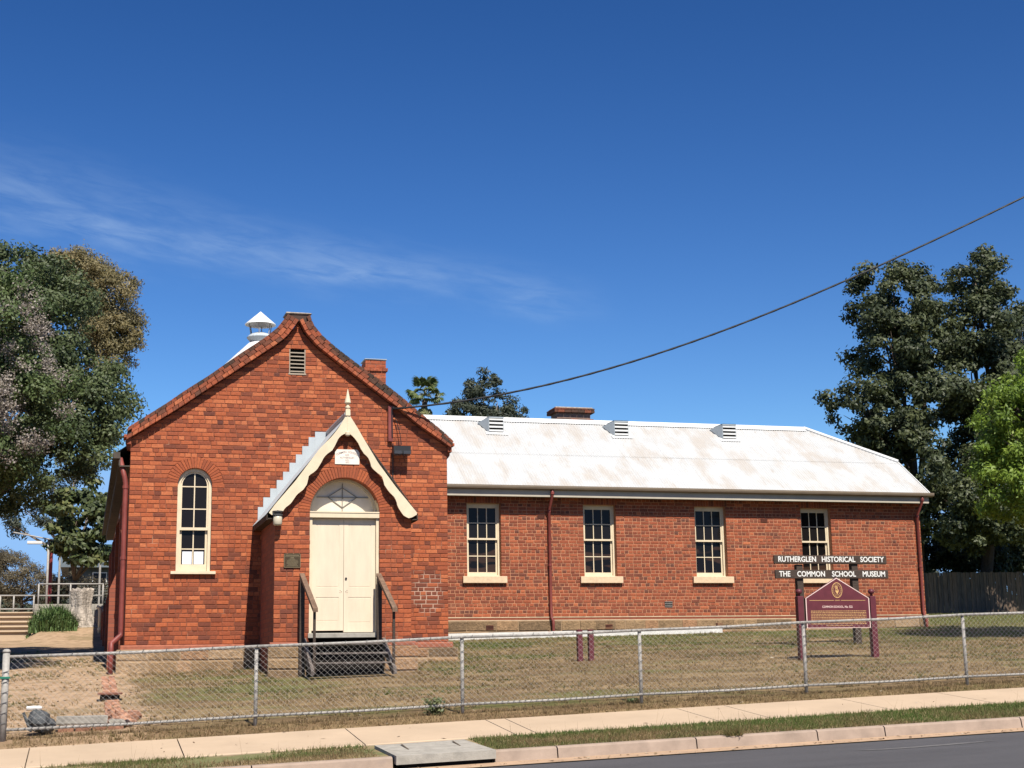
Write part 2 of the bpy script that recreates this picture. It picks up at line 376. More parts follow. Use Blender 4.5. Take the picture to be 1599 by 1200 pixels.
    def build(s, name, m, parent=None, smooth=False, at_=None):
        """link the collected shapes as one mesh object"""
        po = OFF.get(parent.name, np.zeros(3)) if parent is not None else np.zeros(3)
        o_w = np.array(at_, float) if at_ is not None else po
        me = s.mesh(name, o_w, smooth)
        for q in (m if isinstance(m, (list, tuple)) else [m]): me.materials.append(q)
        o = bpy.data.objects.new(name, me); COL.objects.link(o)
        if parent is not None: o.parent = parent
        o.location = o_w - po; OFF[o.name] = o_w
        return o

def copy_tree(o, dx, parent=None, top=True):
    c = o.copy(); COL.objects.link(c)
    if top: c.location = o.location + Vector(dx)
    c.parent = parent if parent is not None else o.parent
    for ch in o.children: copy_tree(ch, dx, c, False)
    return c

def text(name, body, size, m, parent, loc, width=None, bold=0.0, ext=.002, spacing=1.0, align='CENTER', yrot=0.0):
    cu = bpy.data.curves.new(name, 'FONT'); cu.body = body; cu.size = size; cu.extrude = ext; cu.offset = bold
    cu.align_x = align; cu.align_y = 'CENTER'; cu.space_character = spacing; cu.resolution_u = 3
    tmp = bpy.data.objects.new(name, cu); COL.objects.link(tmp)
    bpy.context.view_layer.update()
    me = bpy.data.meshes.new_from_object(tmp.evaluated_get(bpy.context.evaluated_depsgraph_get()))
    bpy.data.objects.remove(tmp)
    me.materials.clear(); me.materials.append(m)
    n = len(me.vertices); co = np.zeros(n * 3); me.vertices.foreach_get('co', co); co = co.reshape(-1, 3)
    k = 1.0
    if width and n: k = width / (co[:, 0].max() - co[:, 0].min())
    x = co[:, 0] * k; z = co[:, 1]
    ca, sa = math.cos(yrot), math.sin(yrot)
    new = np.stack([x * ca - z * sa, -co[:, 2], x * sa + z * ca], 1)
    me.vertices.foreach_set('co', new.ravel()); me.update()
    o = bpy.data.objects.new(name, me); COL.objects.link(o); o.parent = parent
    o.location = np.array(loc, float) - OFF[parent.name]
    return o

# ------------------------------------------------------------------ the ground
def tx(X): return 45 * math.tanh(X / 45)
def zfence(X): return .883 + .0317 * tx(X)
def zground(X, Y):
    x = tx(X)
    z7 = 2.27 + .0172 * x
    if Y <= 7: return zfence(X) + (z7 - zfence(X)) * (Y + 9.5) / 16.5
    z = z7 + 70 * .05 * math.tanh((Y - 7) / 70)
    if X < 1.0 and Y > 13:        # the planted bank and the upper terrace left of the hall
        k = min(1, max(0, (1.0 - X) / .6))
        if X > -2.3: z += k * .36 * min(1, max(0, (Y - 13) / 3.5))
        if Y > 19.2: z = max(z, z * (1 - k) + k * (3.62 + (Y - 19.2) * .02))
    return z
def zpath(X, Y):   # footpath plane
    x = tx(X); t = (Y + 9.9) / -1.5
    return (.80 + .0334 * x) * (1 - t) + (.645 + .0355 * x) * t
def zbase(X, Y):
    if Y > -9.5: return zground(X, Y)
    if Y > -9.905: t = (-9.5 - Y) / .4; return zfence(X) * (1 - t) + (zpath(X, -9.9) - .012) * t
    if Y > -11.5: return zpath(X, Y) - .07
    return zpath(X, -11.5) - .09 + (Y + 11.5) * .3
def zkerb(X): return .567 + .0300 * tx(X)
def zroad(X): return .40 + .0305 * tx(X)

def sheet(name, xs, ys, fz, m, kind='structure', parent=None):
    vs = []; fs = []
    for y in ys:
        for x in xs: vs.append((x, y, fz(x, y)))
    nx = len(xs)
    for j in range(len(ys) - 1):
        for i in range(nx - 1): fs.append((j * nx + i, j * nx + i + 1, (j + 1) * nx + i + 1, (j + 1) * nx + i))
    me = bpy.data.meshes.new(name); me.from_pydata(vs, [], fs); me.update()
    me.polygons.foreach_set('use_smooth', np.ones(len(fs), bool))
    o = link(name, me, m, parent)
    if kind: o['kind'] = kind
    return o
def soil(n, l, geo, cur, b):
    """dry lawn: straw, brown and green patches; bare pinkish earth on the drive left of the hall"""
    sp = n.new("ShaderNodeSeparateXYZ"); l.new(geo.outputs['Position'], sp.inputs[0])
    def nz(scale, det=5, st=None):
        t = n.new("ShaderNodeTexNoise"); t.inputs['Scale'].default_value = scale; t.inputs['Detail'].default_value = det; t.inputs['Roughness'].default_value = .65
        if st:
            mp = n.new("ShaderNodeMapping"); mp.inputs['Scale'].default_value = st; l.new(geo.outputs['Position'], mp.inputs[0]); l.new(mp.outputs[0], t.inputs['Vector'])
        else: l.new(geo.outputs['Position'], t.inputs['Vector'])
        return t.outputs[0]
    def mr(x, a, c, lo=0, hi=1):
        q = n.new("ShaderNodeMapRange"); q.interpolation_type = 'SMOOTHSTEP'; l.new(x, q.inputs[0])
        for k, v in ((1, a), (2, c), (3, lo), (4, hi)): q.inputs[k].default_value = v
        return q.outputs[0]
    def mix(f, a, c):
        q = n.new("ShaderNodeMix"); q.data_type = 'RGBA'
        l.new(f, q.inputs[0])
        l.new(a, q.inputs[6]) if not isinstance(a, tuple) else setattr(q.inputs[6], 'default_value', (*kc(a), 1))
        l.new(c, q.inputs[7]) if not isinstance(c, tuple) else setattr(q.inputs[7], 'default_value', (*kc(c), 1))
        return q.outputs[2]
    def ma(op, a, c):
        q = n.new("ShaderNodeMath"); q.operation = op; q.use_clamp = False
        for i, v in enumerate((a, c)):
            if isinstance(v, (int, float)): q.inputs[i].default_value = v
            else: l.new(v, q.inputs[i])
        return q.outputs[0]
    c = mix(mr(nz(.9, 6, (.5, 1.6, 1)), .38, .62), (.145, .097, .052), (.26, .185, .098))
    c = mix(mr(nz(14, 4), .5, .7, 0, .6), c, (.125, .083, .045))
    g = ma('ADD', nz(.55, 4, (.5, 1.2, 1)), mr(sp.outputs[1], -2, 9, 0, .16))
    c = mix(mr(g, .50, .66, 0, .85), c, (.115, .118, .040))
    far = ma('MULTIPLY', mr(sp.outputs[1], 7, 12), mr(sp.outputs[0], 4, 9))
    c = mix(ma('MULTIPLY', far, .8), c, (.135, .145, .042))
    x = ma('ADD', sp.outputs[0], ma('MULTIPLY', ma('SUBTRACT', nz(1.1, 4), .5), 1.6))
    d = mix(mr(nz(5, 6), .42, .62), (.41, .285, .18), (.30, .205, .125))
    d = mix(mr(nz(1.3, 6), .50, .64, 0, .75), d, (.22, .165, .09))
    c = mix(mr(x, -.1, .45, 1, 0), c, d)
    # worn, darker earth along the foot of the fence
    fy = ma('MULTIPLY', mr(sp.outputs[1], -9.3, -8.7, 1, 0), mr(nz(3, 5), .35, .6))
    c = mix(ma('MULTIPLY', fy, .55), c, (.15, .093, .052))
    return c
SOIL = mat("lawn_soil", rough=.95, spec=.1, bump=(55, .45, .012), extra=soil)
xs = [-400, -200, -100, -60, -40, -25, -15, -10] + [x * .5 for x in range(-16, 50)] + [26, 28, 31, 35, 40, 46, 55, 70, 100, 160, 260, 420]
ys = [-13.1, -12.5, -11.5, -11.0, -10.2, -9.93, -9.89] + [y * .5 for y in range(-19, 61)] + [32, 35, 40, 48, 60, 80, 110, 160, 240, 400]
sheet("ground", xs, ys, zbase, SOIL)
xsr = [-400, -150, -80, -50, -30, -20] + list(range(-12, 31, 1)) + [35, 45, 60, 90, 150, 300]
sheet("road", xsr, [-220, -120, -80, -60, -45, -38, -34, -30, -26, -22, -18, -15.5, -13.0],
      lambda X, Y: zroad(X) - .018 * (-13 - Y) if Y > -36 else zroad(X) - .018 * 23 + .012 * (-36 - Y), ASPH)
sheet("gutter_strip", xsr, [-13.04, -12.86, -12.70], lambda X, Y: zroad(X) + .012 + (Y + 13.04) * .06, GUTTERC)
VERGE = mat("verge_soil", (.26, .19, .10), .95, noise=(6, .6, 1.3, 6), extra=blotch(1.3, .45, .6, (.10, .13, .04), .7))
sheet("verge", xsr, [-12.58, -12.2, -11.8, -11.43], lambda X, Y: (zpath(X, -11.4) - .02) + (zkerb(X) - .012 - zpath(X, -11.4) + .02) * (Y + 11.43) / -1.15, VERGE)
# footpath slabs: real joints at the places the photograph shows them
fp = bpy.data.objects.new("footpath", None); COL.objects.link(fp); fp['kind'] = 'structure'; OFF[fp.name] = np.zeros(3)
joints = [-60, -45, -30, -18, -12, -9, -6.2, -3.8, -1.37, .44, 2.63, 4.57, 4.85, 7.38, 8.12, 9.97, 11.6, 13.2, 14.8, 17, 20, 26, 35, 50, 80]
for a, b in zip(joints[:-1], joints[1:]):
    q = MB(); g = .007
    n_ = max(1, int((b - a) / 4))
    for k in range(n_):
        x0 = a + (b - a) * k / n_ + (g if k == 0 else 0); x1 = a + (b - a) * (k + 1) / n_ - (g if k == n_ - 1 else 0)
        vs = []
        for (yy, dz) in ((-11.4, -.012), (-11.39, 0), (-9.91, 0), (-9.9, -.012)):
            for xx in (x0, x1): vs.append((xx, yy, zpath(xx, yy) + dz))
        vs += [(x0, -11.4, zpath(x0, -11.4) - .1), (x1, -11.4, zpath(x1, -11.4) - .1), (x0, -9.9, zpath(x0, -9.9) - .1), (x1, -9.9, zpath(x1, -9.9) - .1)]
        q.add(vs, [(0, 1, 3, 2), (2, 3, 5, 4), (4, 5, 7, 6), (8, 9, 1, 0), (6, 7, 11, 10), (8, 0, 2, 4, 6, 10), (1, 9, 11, 7, 5, 3)])
    q.build("slab", CONC, fp)
q = MB(); q.add([(-90, -11.39, zpath(-90, -11.39) - .03), (90, -11.39, zpath(90, -11.39) - .03), (90, -9.91, zpath(90, -9.91) - .03), (-90, -9.91, zpath(-90, -9.91) - .03)], [(0, 1, 2, 3)])
q.build("joint_bed", mat("joint_dirt", (.10, .075, .05), 1.0), fp)
# kerb stones
kb = bpy.data.objects.new("kerb", None); COL.objects.link(kb); kb['kind'] = 'structure'; OFF[kb.name] = np.zeros(3)
kj = [-60, -30, -15, -8, -4, -1.4, 1.1, 2.72]
kj2 = [3.93, 4.71, 6.5, 8.14, 9.09, 11.1, 13, 15, 18, 24, 40, 80]
for js in (kj, kj2):
    for a, b in zip(js[:-1], js[1:]):
        q = MB(); a1, b1 = a + .008, b - .008
        prof = [(-12.735, -.19), (-12.70, -.02), (-12.67, 0), (-12.575, .004), (-12.57, -.2)]
        vs = [(xx, y, zkerb(xx) + z) for xx in (a1, b1) for y, z in prof]
        n5 = len(prof)
        q.add(vs, [(i, n5 + i, n5 + i + 1, i + 1) for i in range(n5 - 1)] + [tuple(range(n5)), tuple(range(2 * n5 - 1, n5 - 1, -1))])
        q.build("kerb_stone", KERB, kb)

# ------------------------------------------------------------------ the school building
school = thing("school_building", "old red brick school with bell shaped gable, cream porch bargeboard and long white roofed wing", "building", (3.2, 0, 1.7))
HALL_X1, PX0, PX1, PY = 6.45, 2.60, 5.20, -2.2
HC, HZ = .086, 2.21
cop_out_L = [(-.069, 6.469), (.681, 6.994), (.979, 7.226), (1.462, 7.564), (2.074, 8.039), (2.602, 8.421), (2.853, 8.646), (3.056, 8.936)]
cop_in_L = [(-.10, 6.21), (.867, 6.858), (1.529, 7.343), (2.14, 7.782), (2.764, 8.232), (3.015, 8.424), (3.204, 8.681), (3.285, 8.816)]
cop_out_R = [(3.518, 8.943), (3.584, 8.747), (3.78, 8.509), (4.042, 8.29), (4.335, 8.072), (4.598, 7.885), (5.058, 7.573), (5.519, 7.225), (5.983, 6.844), (6.349, 6.559), (6.563, 6.36)]
cop_in_R = [(3.294, 8.816), (3.426, 8.558), (3.686, 8.274), (4.012, 8.025), (4.403, 7.744), (4.959, 7.338), (5.353, 7.054), (5.783, 6.707), (6.214, 6.423), (6.50, 6.225)]
def interp(z, pts):
    zs = [p[1] for p in pts]; xs_ = [p[0] for p in pts]
    if zs[0] > zs[-1]: zs = zs[::-1]; xs_ = xs_[::-1]
    return float(np.interp(z, zs, xs_))
def hall_L(z): return 0.0 if z < 6.03 else (-.06 if z < 6.23 else interp(z, cop_in_L) + .02)
def hall_R(z): return HALL_X1 if z < 6.03 else (HALL_X1 + .06 if z < 6.24 else interp(z, cop_in_R) - .02)

def rect_open(x0, x1, z0, z1):
    def f(z, zm): return (x0, x1) if z0 - .02 < zm < z1 + .005 else None
    return f
def arch_open(xc, half, zb, zs, rin, rout):
    def f(z, zm):
        if zm < zb: return None
        if zm < zs: return (xc - half, xc + half)
        if zm > zs + rout: return None
        h = math.sqrt(max(0, rout ** 2 - (max(z, zs) - zs) ** 2))
        return (xc - h, xc + h)
    return f

def courses(yf, z0, z1, h, left, right, opens, sink, mortar, palette, pattern, g=.010):
    """lay brick courses with real joints; sink(kind, args) receives each brick, mortar is the bed behind them"""
    n = int(round((z1 - z0) / h))
    for i in range(n):
        za, zb = z0 + i * h, z0 + (i + 1) * h; zm = (za + zb) / 2
        edges = [(left, right)]
        for op in opens:
            if op(zm, zm) is None and op(za, zm) is None: continue
            new = []
            ox = op(zm, zm) or op(za, zm)
            for (l_, r_) in edges:
                if ox[1] <= l_(zm) or ox[0] >= r_(zm): new.append((l_, r_)); continue
                fa = (lambda z, op=op, zm=zm: (op(z, zm) or op(zm, zm))[0]); fb = (lambda z, op=op, zm=zm: (op(z, zm) or op(zm, zm))[1])
                if ox[0] > l_(zm) + .01: new.append((l_, fa))
                if ox[1] < r_(zm) - .01: new.append((fb, r_))
            edges = new
        for (l_, r_) in edges:
            la, lb, ra, rb = l_(za), l_(zb), r_(za), r_(zb)
            if max(ra - la, rb - lb) < .03: continue
            mortar.add([(la, yf + .009, za), (ra, yf + .009, za), (rb, yf + .009, zb), (lb, yf + .009, zb)], [(0, 1, 2, 3)])
            lm, rm = max(la, lb), min(ra, rb)
            # perpends
            cuts = []; x = min(la, lb) - (.12 if i % 2 else 0) * (1 if abs(la - lb) < .001 else random.random()) 
            hd = pattern(i)
            first = True
            while True:
                u = random.random()
                wd = .118 if (hd == 'H' or (hd == 'M' and u < .30)) else .236
                if first and i % 2: wd = .118; first = False
                wd *= random.uniform(.93, 1.06)
                x += wd
                if x > rm - .07: break
                if x > lm + .07: cuts.append(x)
            bl = [(la, lb)] + [(cx, cx) for cx in cuts]
            br = [(cx, cx) for cx in cuts] + [(ra, rb)]
            for k in range(len(bl)):
                (a, c), (b, d) = bl[k], br[k]
                ga = 0 if k == 0 else g / 2; gb = 0 if k == len(bl) - 1 else g / 2
                if (b - a) < .02 and (d - c) < .02: continue
                sink((yf, a + ga, b - gb, min(c + ga, d), max(d - gb, c), za + g / 2, zb - g / 2, palette(.5 * (a + b), zm)))

bw = MB()                                   # brickwork beyond the first three hundred, still brick by brick
def pal_hall(x, z):
    t = min(.48, max(0.0, random.gauss(.285, .095)))
    if random.random() < .15: t = random.uniform(.05, .18)
    if random.random() < .10: t = random.uniform(.40, .48)
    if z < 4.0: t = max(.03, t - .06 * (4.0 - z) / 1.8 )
    return t
def pal_wing(x, z):
    t = min(.99, max(.54, random.gauss(.755, .085)))
    if random.random() < .15: t = random.uniform(.54, .66)
    return t
gw_c, gw_h, gw_s = 1.268, .337, 5.36        # arched window: centre, half width, spring line
dr_c, dr_h, dr_s = 3.92, .665, 4.607        # door arch
def repoint(a):
    yf, x0, x1, c, d, z0, z1, t = a
    u, v = (x0 + x1) / 2 - 6.02, (z0 + z1) / 2 - 3.25
    if (u / .36) ** 2 + (v / .46) ** 2 < 1 and random.random() < .8:
        e = random.uniform(.003, .007); return (yf, x0 + e, x1 - e, c + e, d - e, z0 + e, z1 - e * .6, random.uniform(.02, .16))
    return a
gm = MB()
def pat_hall(i): return 'H' if i % 4 == 3 else 'M'
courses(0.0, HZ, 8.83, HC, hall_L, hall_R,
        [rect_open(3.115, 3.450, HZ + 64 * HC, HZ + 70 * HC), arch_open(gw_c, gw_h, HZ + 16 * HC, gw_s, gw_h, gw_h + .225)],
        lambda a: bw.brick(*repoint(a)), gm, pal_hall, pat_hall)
# reveals of the arched window and vent
y1 = .13
for xx in (gw_c - gw_h, gw_c + gw_h): gm.add([(xx, .009, HZ + 16 * HC), (xx, y1, HZ + 16 * HC), (xx, y1, gw_s), (xx, .009, gw_s)], [(0, 1, 2, 3)])
gable_wall = gm.build("gable_wall", MORTAR_H, school)
def dark_header(a):
    if a[2] - a[1] < .14 and random.random() < .22: a = a[:7] + (random.uniform(.50, .60),)
    return a
wm = MB()
WX0, WX1, WY, WZ, WH = 6.47, 21.88, 7.0, 2.97, .0862
wcs = [9.107, 12.285, 15.462, 18.625]; whalf = .457
wz0, wz1 = WZ + 12 * WH, WZ + 34 * WH
opens = []
for cx in wcs:
    opens.append(rect_open(cx - whalf, cx + whalf, wz0, wz1)); opens.append(rect_open(cx - whalf - .05, cx + whalf + .05, wz1, wz1 + 3 * WH))
    opens.append(rect_open(cx - .585, cx + .585, WZ + 10 * WH, wz0))
courses(WY, WZ, WZ + 37 * WH, WH, lambda z: WX0, lambda z: WX1, opens, lambda a: bw.brick(*dark_header(a)), wm, pal_wing, lambda i: 'H' if i % 2 else 'S', .014)
for cx in wcs:
    for xx in (cx - whalf, cx + whalf): wm.add([(xx, WY + .004, wz0), (xx, WY + .3, wz0), (xx, WY + .3, wz1), (xx, WY + .004, wz1)], [(0, 1, 2, 3)])
    wm.add([(cx - whalf, WY + .004, wz1), (cx + whalf, WY + .004, wz1), (cx + whalf, WY + .3, wz1), (cx - whalf, WY + .3, wz1)], [(0, 1, 2, 3)])
    wm.add([(cx - whalf - .05, WY + .009, wz1), (cx + whalf + .05, WY + .009, wz1), (cx + whalf + .05, WY + .009, wz1 + 3 * WH), (cx - whalf - .05, WY + .009, wz1 + 3 * WH)], [(0, 1, 2, 3)])
wing_wall = wm.build("wing_wall", MORTAR_W, school)
# porch: its front bricks are the largest in view and stand as single objects
pm = MB(); porch_bricks = []
def porch_L(z): return max(PX0, 3.93 - (6.33 - z) / 1.28)
def porch_R(z): return min(PX1, 3.93 + (6.33 - z) / 1.40)
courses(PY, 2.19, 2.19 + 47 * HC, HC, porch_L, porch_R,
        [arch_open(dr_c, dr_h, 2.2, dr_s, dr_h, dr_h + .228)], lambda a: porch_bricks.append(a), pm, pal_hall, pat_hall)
for xx in (dr_c - dr_h, dr_c + dr_h): pm.add([(xx, PY + .009, 2.2), (xx, PY + .24, 2.2), (xx, PY + .24, dr_s), (xx, PY + .009, dr_s)], [(0, 1, 2, 3)])
porch_wall = pm.build("porch_wall", MORTAR_H, school)
BCACHE = {}
def single_brick(a, parent, name="brick"):
    yf, x0, x1, c, d, z0, z1, t = a
    cx, cz = (x0 + x1) / 2, (z0 + z1) / 2
    rel = (round(x0 - cx, 2), round(x1 - cx, 2), round(c - cx, 2), round(d - cx, 2), round(z1 - z0, 3), round(t * 16) / 16, random.randint(0, 1))
    if rel not in BCACHE:
        q = MB(); q.brick(0, x0 - cx, x1 - cx, c - cx, d - cx, z0 - cz, z1 - cz, t)
        me = q.mesh(name); me.materials.append(BRICK); BCACHE[rel] = me
    o = bpy.data.objects.new(name, BCACHE[rel]); COL.objects.link(o); o.parent = parent
    o.location = np.array([cx, yf + random.uniform(-.002, .002), cz]) - OFF[parent.name]
    o.rotation_euler = (0, random.uniform(-.004, .004), 0)
    return o
for a in porch_bricks[:300]: single_brick(a, porch_wall)
for a in porch_bricks[300:]: bw.brick(*a)
o = bw.build("brickwork", BRICK, school); o['kind'] = 'stuff'

def voussoirs(parent, xc, zs, ri, ro, n, yf, tmean, a0=0.0, a1=math.pi):
    for k in range(n):
        t0 = a0 + (a1 - a0) * (k + .06) / n; t1 = a0 + (a1 - a0) * (k + .94) / n
        q = MB(); am = (t0 + t1) / 2
        pts = [(xc + ri * math.cos(t1), zs + ri * math.sin(t1)), (xc + ri * math.cos(t0), zs + ri * math.sin(t0)), (xc + ro * math.cos(t0), zs + ro * math.sin(t0)), (xc + ro * math.cos(t1), zs + ro * math.sin(t1))]
        t = min(.45, max(.12, random.gauss(tmean, .05)))
        cx = sum(p[0] for p in pts) / 4; cz = sum(p[1] for p in pts) / 4; ch = .006
        ins = [(x + (cx - x) * .07, z + (cz - z) * .07) for x, z in pts]
        y_ = yf + random.uniform(-.003, .001)
        vs = [(x, y_ + .005, z) for x, z in pts] + [(x, y_, z) for x, z in ins] + [(x, yf + .12, z) for x, z in pts]
        q.add(vs, [(4, 5, 6, 7)] + [(i, (i + 1) % 4, 4 + (i + 1) % 4, 4 + i) for i in range(4)] + [(8 + i, 8 + (i + 1) % 4, (i + 1) % 4, i) for i in range(4)], t)
        q.build("arch_brick", BRICK, parent)
q = MB(); q.arc(gw_c, gw_s, gw_h + .002, gw_h + .30, 0, math.pi, 24, .0125, .13); wa = q.build("window_arch", MORTAR_H, school)
voussoirs(wa, gw_c, gw_s, gw_h, gw_h + .22, 25, 0, .27)
q = MB(); q.arc(dr_c, dr_s, dr_h + .002, dr_h + .30, 0, math.pi, 36, PY + .0125, PY + .24); da = q.build("door_arch", MORTAR_H, school)
voussoirs(da, dr_c, dr_s, dr_h, dr_h + .222, 43, PY, .27)
q = MB()
for cx in wcs:
    for k in range(13):
        x0 = cx - whalf - .05 + k * (2 * whalf + .1) / 13
        b = MB(); b.brick(WY - .001, x0 + .005, x0 + .073, x0 + .005, x0 + .073, wz1 + .004, wz1 + 3 * WH - .005, pal_wing(0, 0) - .04)
        b.build("lintel_brick", BRICK, wing_wall)

# body of the hall, the porch sides and the wing behind the laid faces
q = MB()
zl = 1.2
def shell(q, x0, x1, y0, y1, z0, z1, sides):
    v = [(x0, y0, z0), (x1, y0, z0), (x1, y1, z0), (x0, y1, z0), (x0, y0, z1), (x1, y0, z1), (x1, y1, z1), (x0, y1, z1)]
    F = {'f': (0, 1, 5, 4), 'r': (1, 2, 6, 5), 'b': (2, 3, 7, 6), 'l': (3, 0, 4, 7)}
    for k in sides: q.add([v[i] for i in F[k]], [(0, 1, 2, 3)])
for a_ in ((0, HALL_X1, .010, 16.5, zl, 6.05, 'l'), (0, HALL_X1, .012, 16.5, zl, 6.05, 'r'), (PX0, PX1, PY + .01, .0, zl, 4.62, 'l'), (PX0, PX1, PY + .01, .0, zl, 4.62, 'r'), (WX0, WX1, WY + .01, 12.92, zl, 6.1, 'r')):
    q = MB(); shell(q, *a_); q.build("side_wall", BW_Y, school)
q = MB(); shell(q, HALL_X1, WX1, 7, 12.92, zl, 6.1, 'b'); q.build("rear_wall", BW_X, school)
q = MB(); shell(q, 0, HALL_X1, 0, 16.5, zl, 6.05, 'b')
q.add([(0, 16.5, 6.05), (HALL_X1, 16.5, 6.05), (HALL_X1 / 2, 16.5, 8.6)], [(2, 1, 0)])
q.build("rear_wall", BW_X, school); q = MB()
q.add([(WX1, 7.0, 6.1), (WX1, 12.92, 6.1), (WX1, 11.75, 7.38), (WX1, 8.2, 7.38)], [(0, 1, 2, 3)])
q.build("end_gable", BW_X, school)
# parapet thickness behind the hall gable
q = MB()
outl = [(-.06, 6.05)] + cop_in_L + cop_in_R[1:] + [(HALL_X1 + .06, 6.05)]
q.prism([(x, z) for x, z in outl], .10, .30); q.build("parapet", BW_X, school)
# stepped buttresses on the shaded left side
for yb in (1.1, 5.3, 9.5, 13.7):
    q = MB(); q.prism([(0.02, 1.2), (-.30, 1.2), (-.30, 3.35), (-.14, 3.75), (-.14, 5.0), (0.02, 5.35)], yb - .17, yb + .17)
    q.build("buttress", BW_Y, school)
for yb in (3.2, 7.4, 11.6):
    wsd = sub("window", school, (0, yb, 4.0))
    q = MB(); q.box(-.03, .03, yb - .45, yb + .45, 3.7, 5.5); q.build("frame", FASCIA, wsd)
    q = MB(); q.box(-.034, .0, yb - .38, yb + .38, 3.78, 5.42); q.build("pane", BLUEGL, wsd)
    q = MB(); q.box(-.09, .02, yb - .55, yb + .55, 3.6, 3.69); q.build("sill", SILL, wsd)

# plinths: separate stones with the moulded string course above
def plinth(parent_name, x0, x1, yf, ztop, zbot, rows, ends=True, skip=()):
    q = MB(); q.box(x0, x1, yf + .012, yf + .2, zbot, ztop - .004); p = q.build(parent_name, MORTAR_P, school)
    z = ztop
    for h in rows:
        x = x0
        while x < x1 - .05:
            wd = min(random.choice((.28, .4, .5, .62, .75)) * random.uniform(.85, 1.15), x1 - x)
            if x1 - (x + wd) < .15: wd = x1 - x
            if not any(a < x + wd / 2 < b for a, b in skip):
                s = MB(); g = .010; pr = random.uniform(0, .012)
                s.box(x + g, x + wd - g, yf - pr, yf + .1, z - h + g * 1.2, z - g, random.random(), .018, 0, .007)
                s.build("stone", STONE, p)
            x += wd
        z -= h
    return p
plinth("plinth", -.15, 2.59, -.13, 2.12, 1.3, (.22, .26, .3))
plinth("plinth", 5.21, 6.62, -.13, 2.10, 1.4, (.2, .24, .26))
plinth("plinth", 2.50, 3.19, PY - .10, 2.11, 1.2, (.22, .2, .24, .22))
plinth("plinth", 4.66, 5.30, PY - .10, 2.11, 1.2, (.22, .25, .24, .2))
plinth("plinth", WX0, 21.93, WY - .045, 2.87, 2.1, (.27, .24, .26))
q = MB()
def string(q, x0, x1, y, z0, z1, out_):
    q.prism([(y + .05, z0), (y - out_, z0), (y - out_, z1 - .02), (y - out_ * .35, z1 + .006), (y + .05, z1 + .006)], x0, x1, axis='x', t=.2)
for a_ in ((-.075, 2.595, 0, 2.125, 2.205, .075), (5.205, 6.53, 0, 2.105, 2.205, .075), (2.53, 3.2, PY, 2.115, 2.185, .07), (4.65, 5.27, PY, 2.115, 2.185, .07)):
    q = MB(); string(q, *a_); q.build("string_course", STRB, school)
q = MB(); q.prism([(WY + .05, 2.89), (WY - .03, 2.89), (WY - .03, 2.945), (WY + .05, 2.945)], WX0, 21.92, axis='x', t=.66); q.build("string_course", BRICK, school)
LIME = mat("lime_render", (.60, .44, .29), .9, noise=(6, .75, 1.12, 5))
for za, zb in ((2.945, 2.966), (2.868, 2.888)): q = MB(); q.box(WX0, 21.93, WY - .036, WY + .05, za, zb); q.build("lime_line", LIME, school)
q = MB(); q.box(-.14, 2.59, -.135, .05, 2.108, 2.122); q.build("lime_line", LIME, school)
q = MB(); q.prism([(6.63, 2.15), (15.55, 2.2), (15.55, 2.622), (11, 2.59), (6.63, 2.53)], 6.71, 6.80)
q.build("white_edging", mat("limewash", (.66, .64, .60), .7, noise=(5, .8, 1.08, 6), extra=blotch(4, .62, .70, (.48, .29, .22), .6)), school)
# air bricks
for x, z, wd, h, m_ in ((9.215, 2.70, .20, .115, BRICK), (12.446, 2.70, .20, .115, BRICK), (15.573, 2.715, .2, .115, BRICK), (14.159, 3.275, .22, .15, GALV), (10.66, 5.566, .2, .085, BRICK), (17.053, 5.541, .2, .085, BRICK)):
    ab = sub("air_brick", school, (x, WY, z)); y = WY - (.05 if z < 3 else .004)
    q = MB(); q.box(x - wd / 2, x + wd / 2, y - .004, y + .05, z - h / 2, z + h / 2); q.build("recess", DARKIN, ab)
    q = MB()
    for k in range(4): q.box(x - wd / 2, x + wd / 2, y - .009, y - .002, z - h / 2 + h * (k) / 3.4, z - h / 2 + h * k / 3.4 + .011, .55)
    q.build("grille", m_, ab)

# coping: brick on edge, three courses following the bell curve of the gable
cop = sub("coping", school)
def polyl(pts, n):
    p = np.array(pts); d = np.r_[0, np.cumsum(np.hypot(*np.diff(p, axis=0).T))]
    u = np.linspace(0, d[-1], n); return np.stack([np.interp(u, d, p[:, 0]), np.interp(u, d, p[:, 1])], 1), d[-1]
for po, pi_ in ((cop_out_L, cop_in_L), (cop_out_R, cop_in_R)):
    _, ln = polyl(po, 2)
    for row in range(3):
        f0, f1 = row / 3, (row + 1) / 3
        n = int(ln / (.125 if row != 1 else .19)); 
        po_, _ = polyl(po, n * 4 + 1); pi2, _ = polyl(pi_, n * 4 + 1)
        for k in range(n):
            sh = 2 if row == 1 else 0
            i0, i1 = min(n * 4, k * 4 + sh), min(n * 4, k * 4 + 4 + sh)
            if i1 <= i0: continue
            P = lambda i, f: pi2[i] + (po_[i] - pi2[i]) * f
            a, b, c, d = P(i0, f0), P(i1, f0), P(i1, f1), P(i0, f1)
            ctr = (a + b + c + d) / 4
            poly = [tuple(ctr + (p - ctr) * (.93 - random.uniform(0, .035))) for p in (a, b, c, d)]
            t = random.gauss(.72, .18) if row == 0 else random.gauss(.55, .2)
            if row == 2: t = random.gauss(.28, .2)
            if po is cop_out_R and ctr[0] > 3.9 and ctr[0] < 5.3 and row: t -= .28
            q = MB(); y0 = -.165 + (.02 if row == 2 else 0) + random.uniform(-.006, .006)
            q.prism(poly, y0, .34, min(1, max(0, t)))
            q.build("coping_brick", COPB, cop)
q = MB(); mid = [tuple(a + (b - a) * .03) for a, b in zip(polyl(cop_in_L, 30)[0], polyl(cop_out_L, 30)[0])]
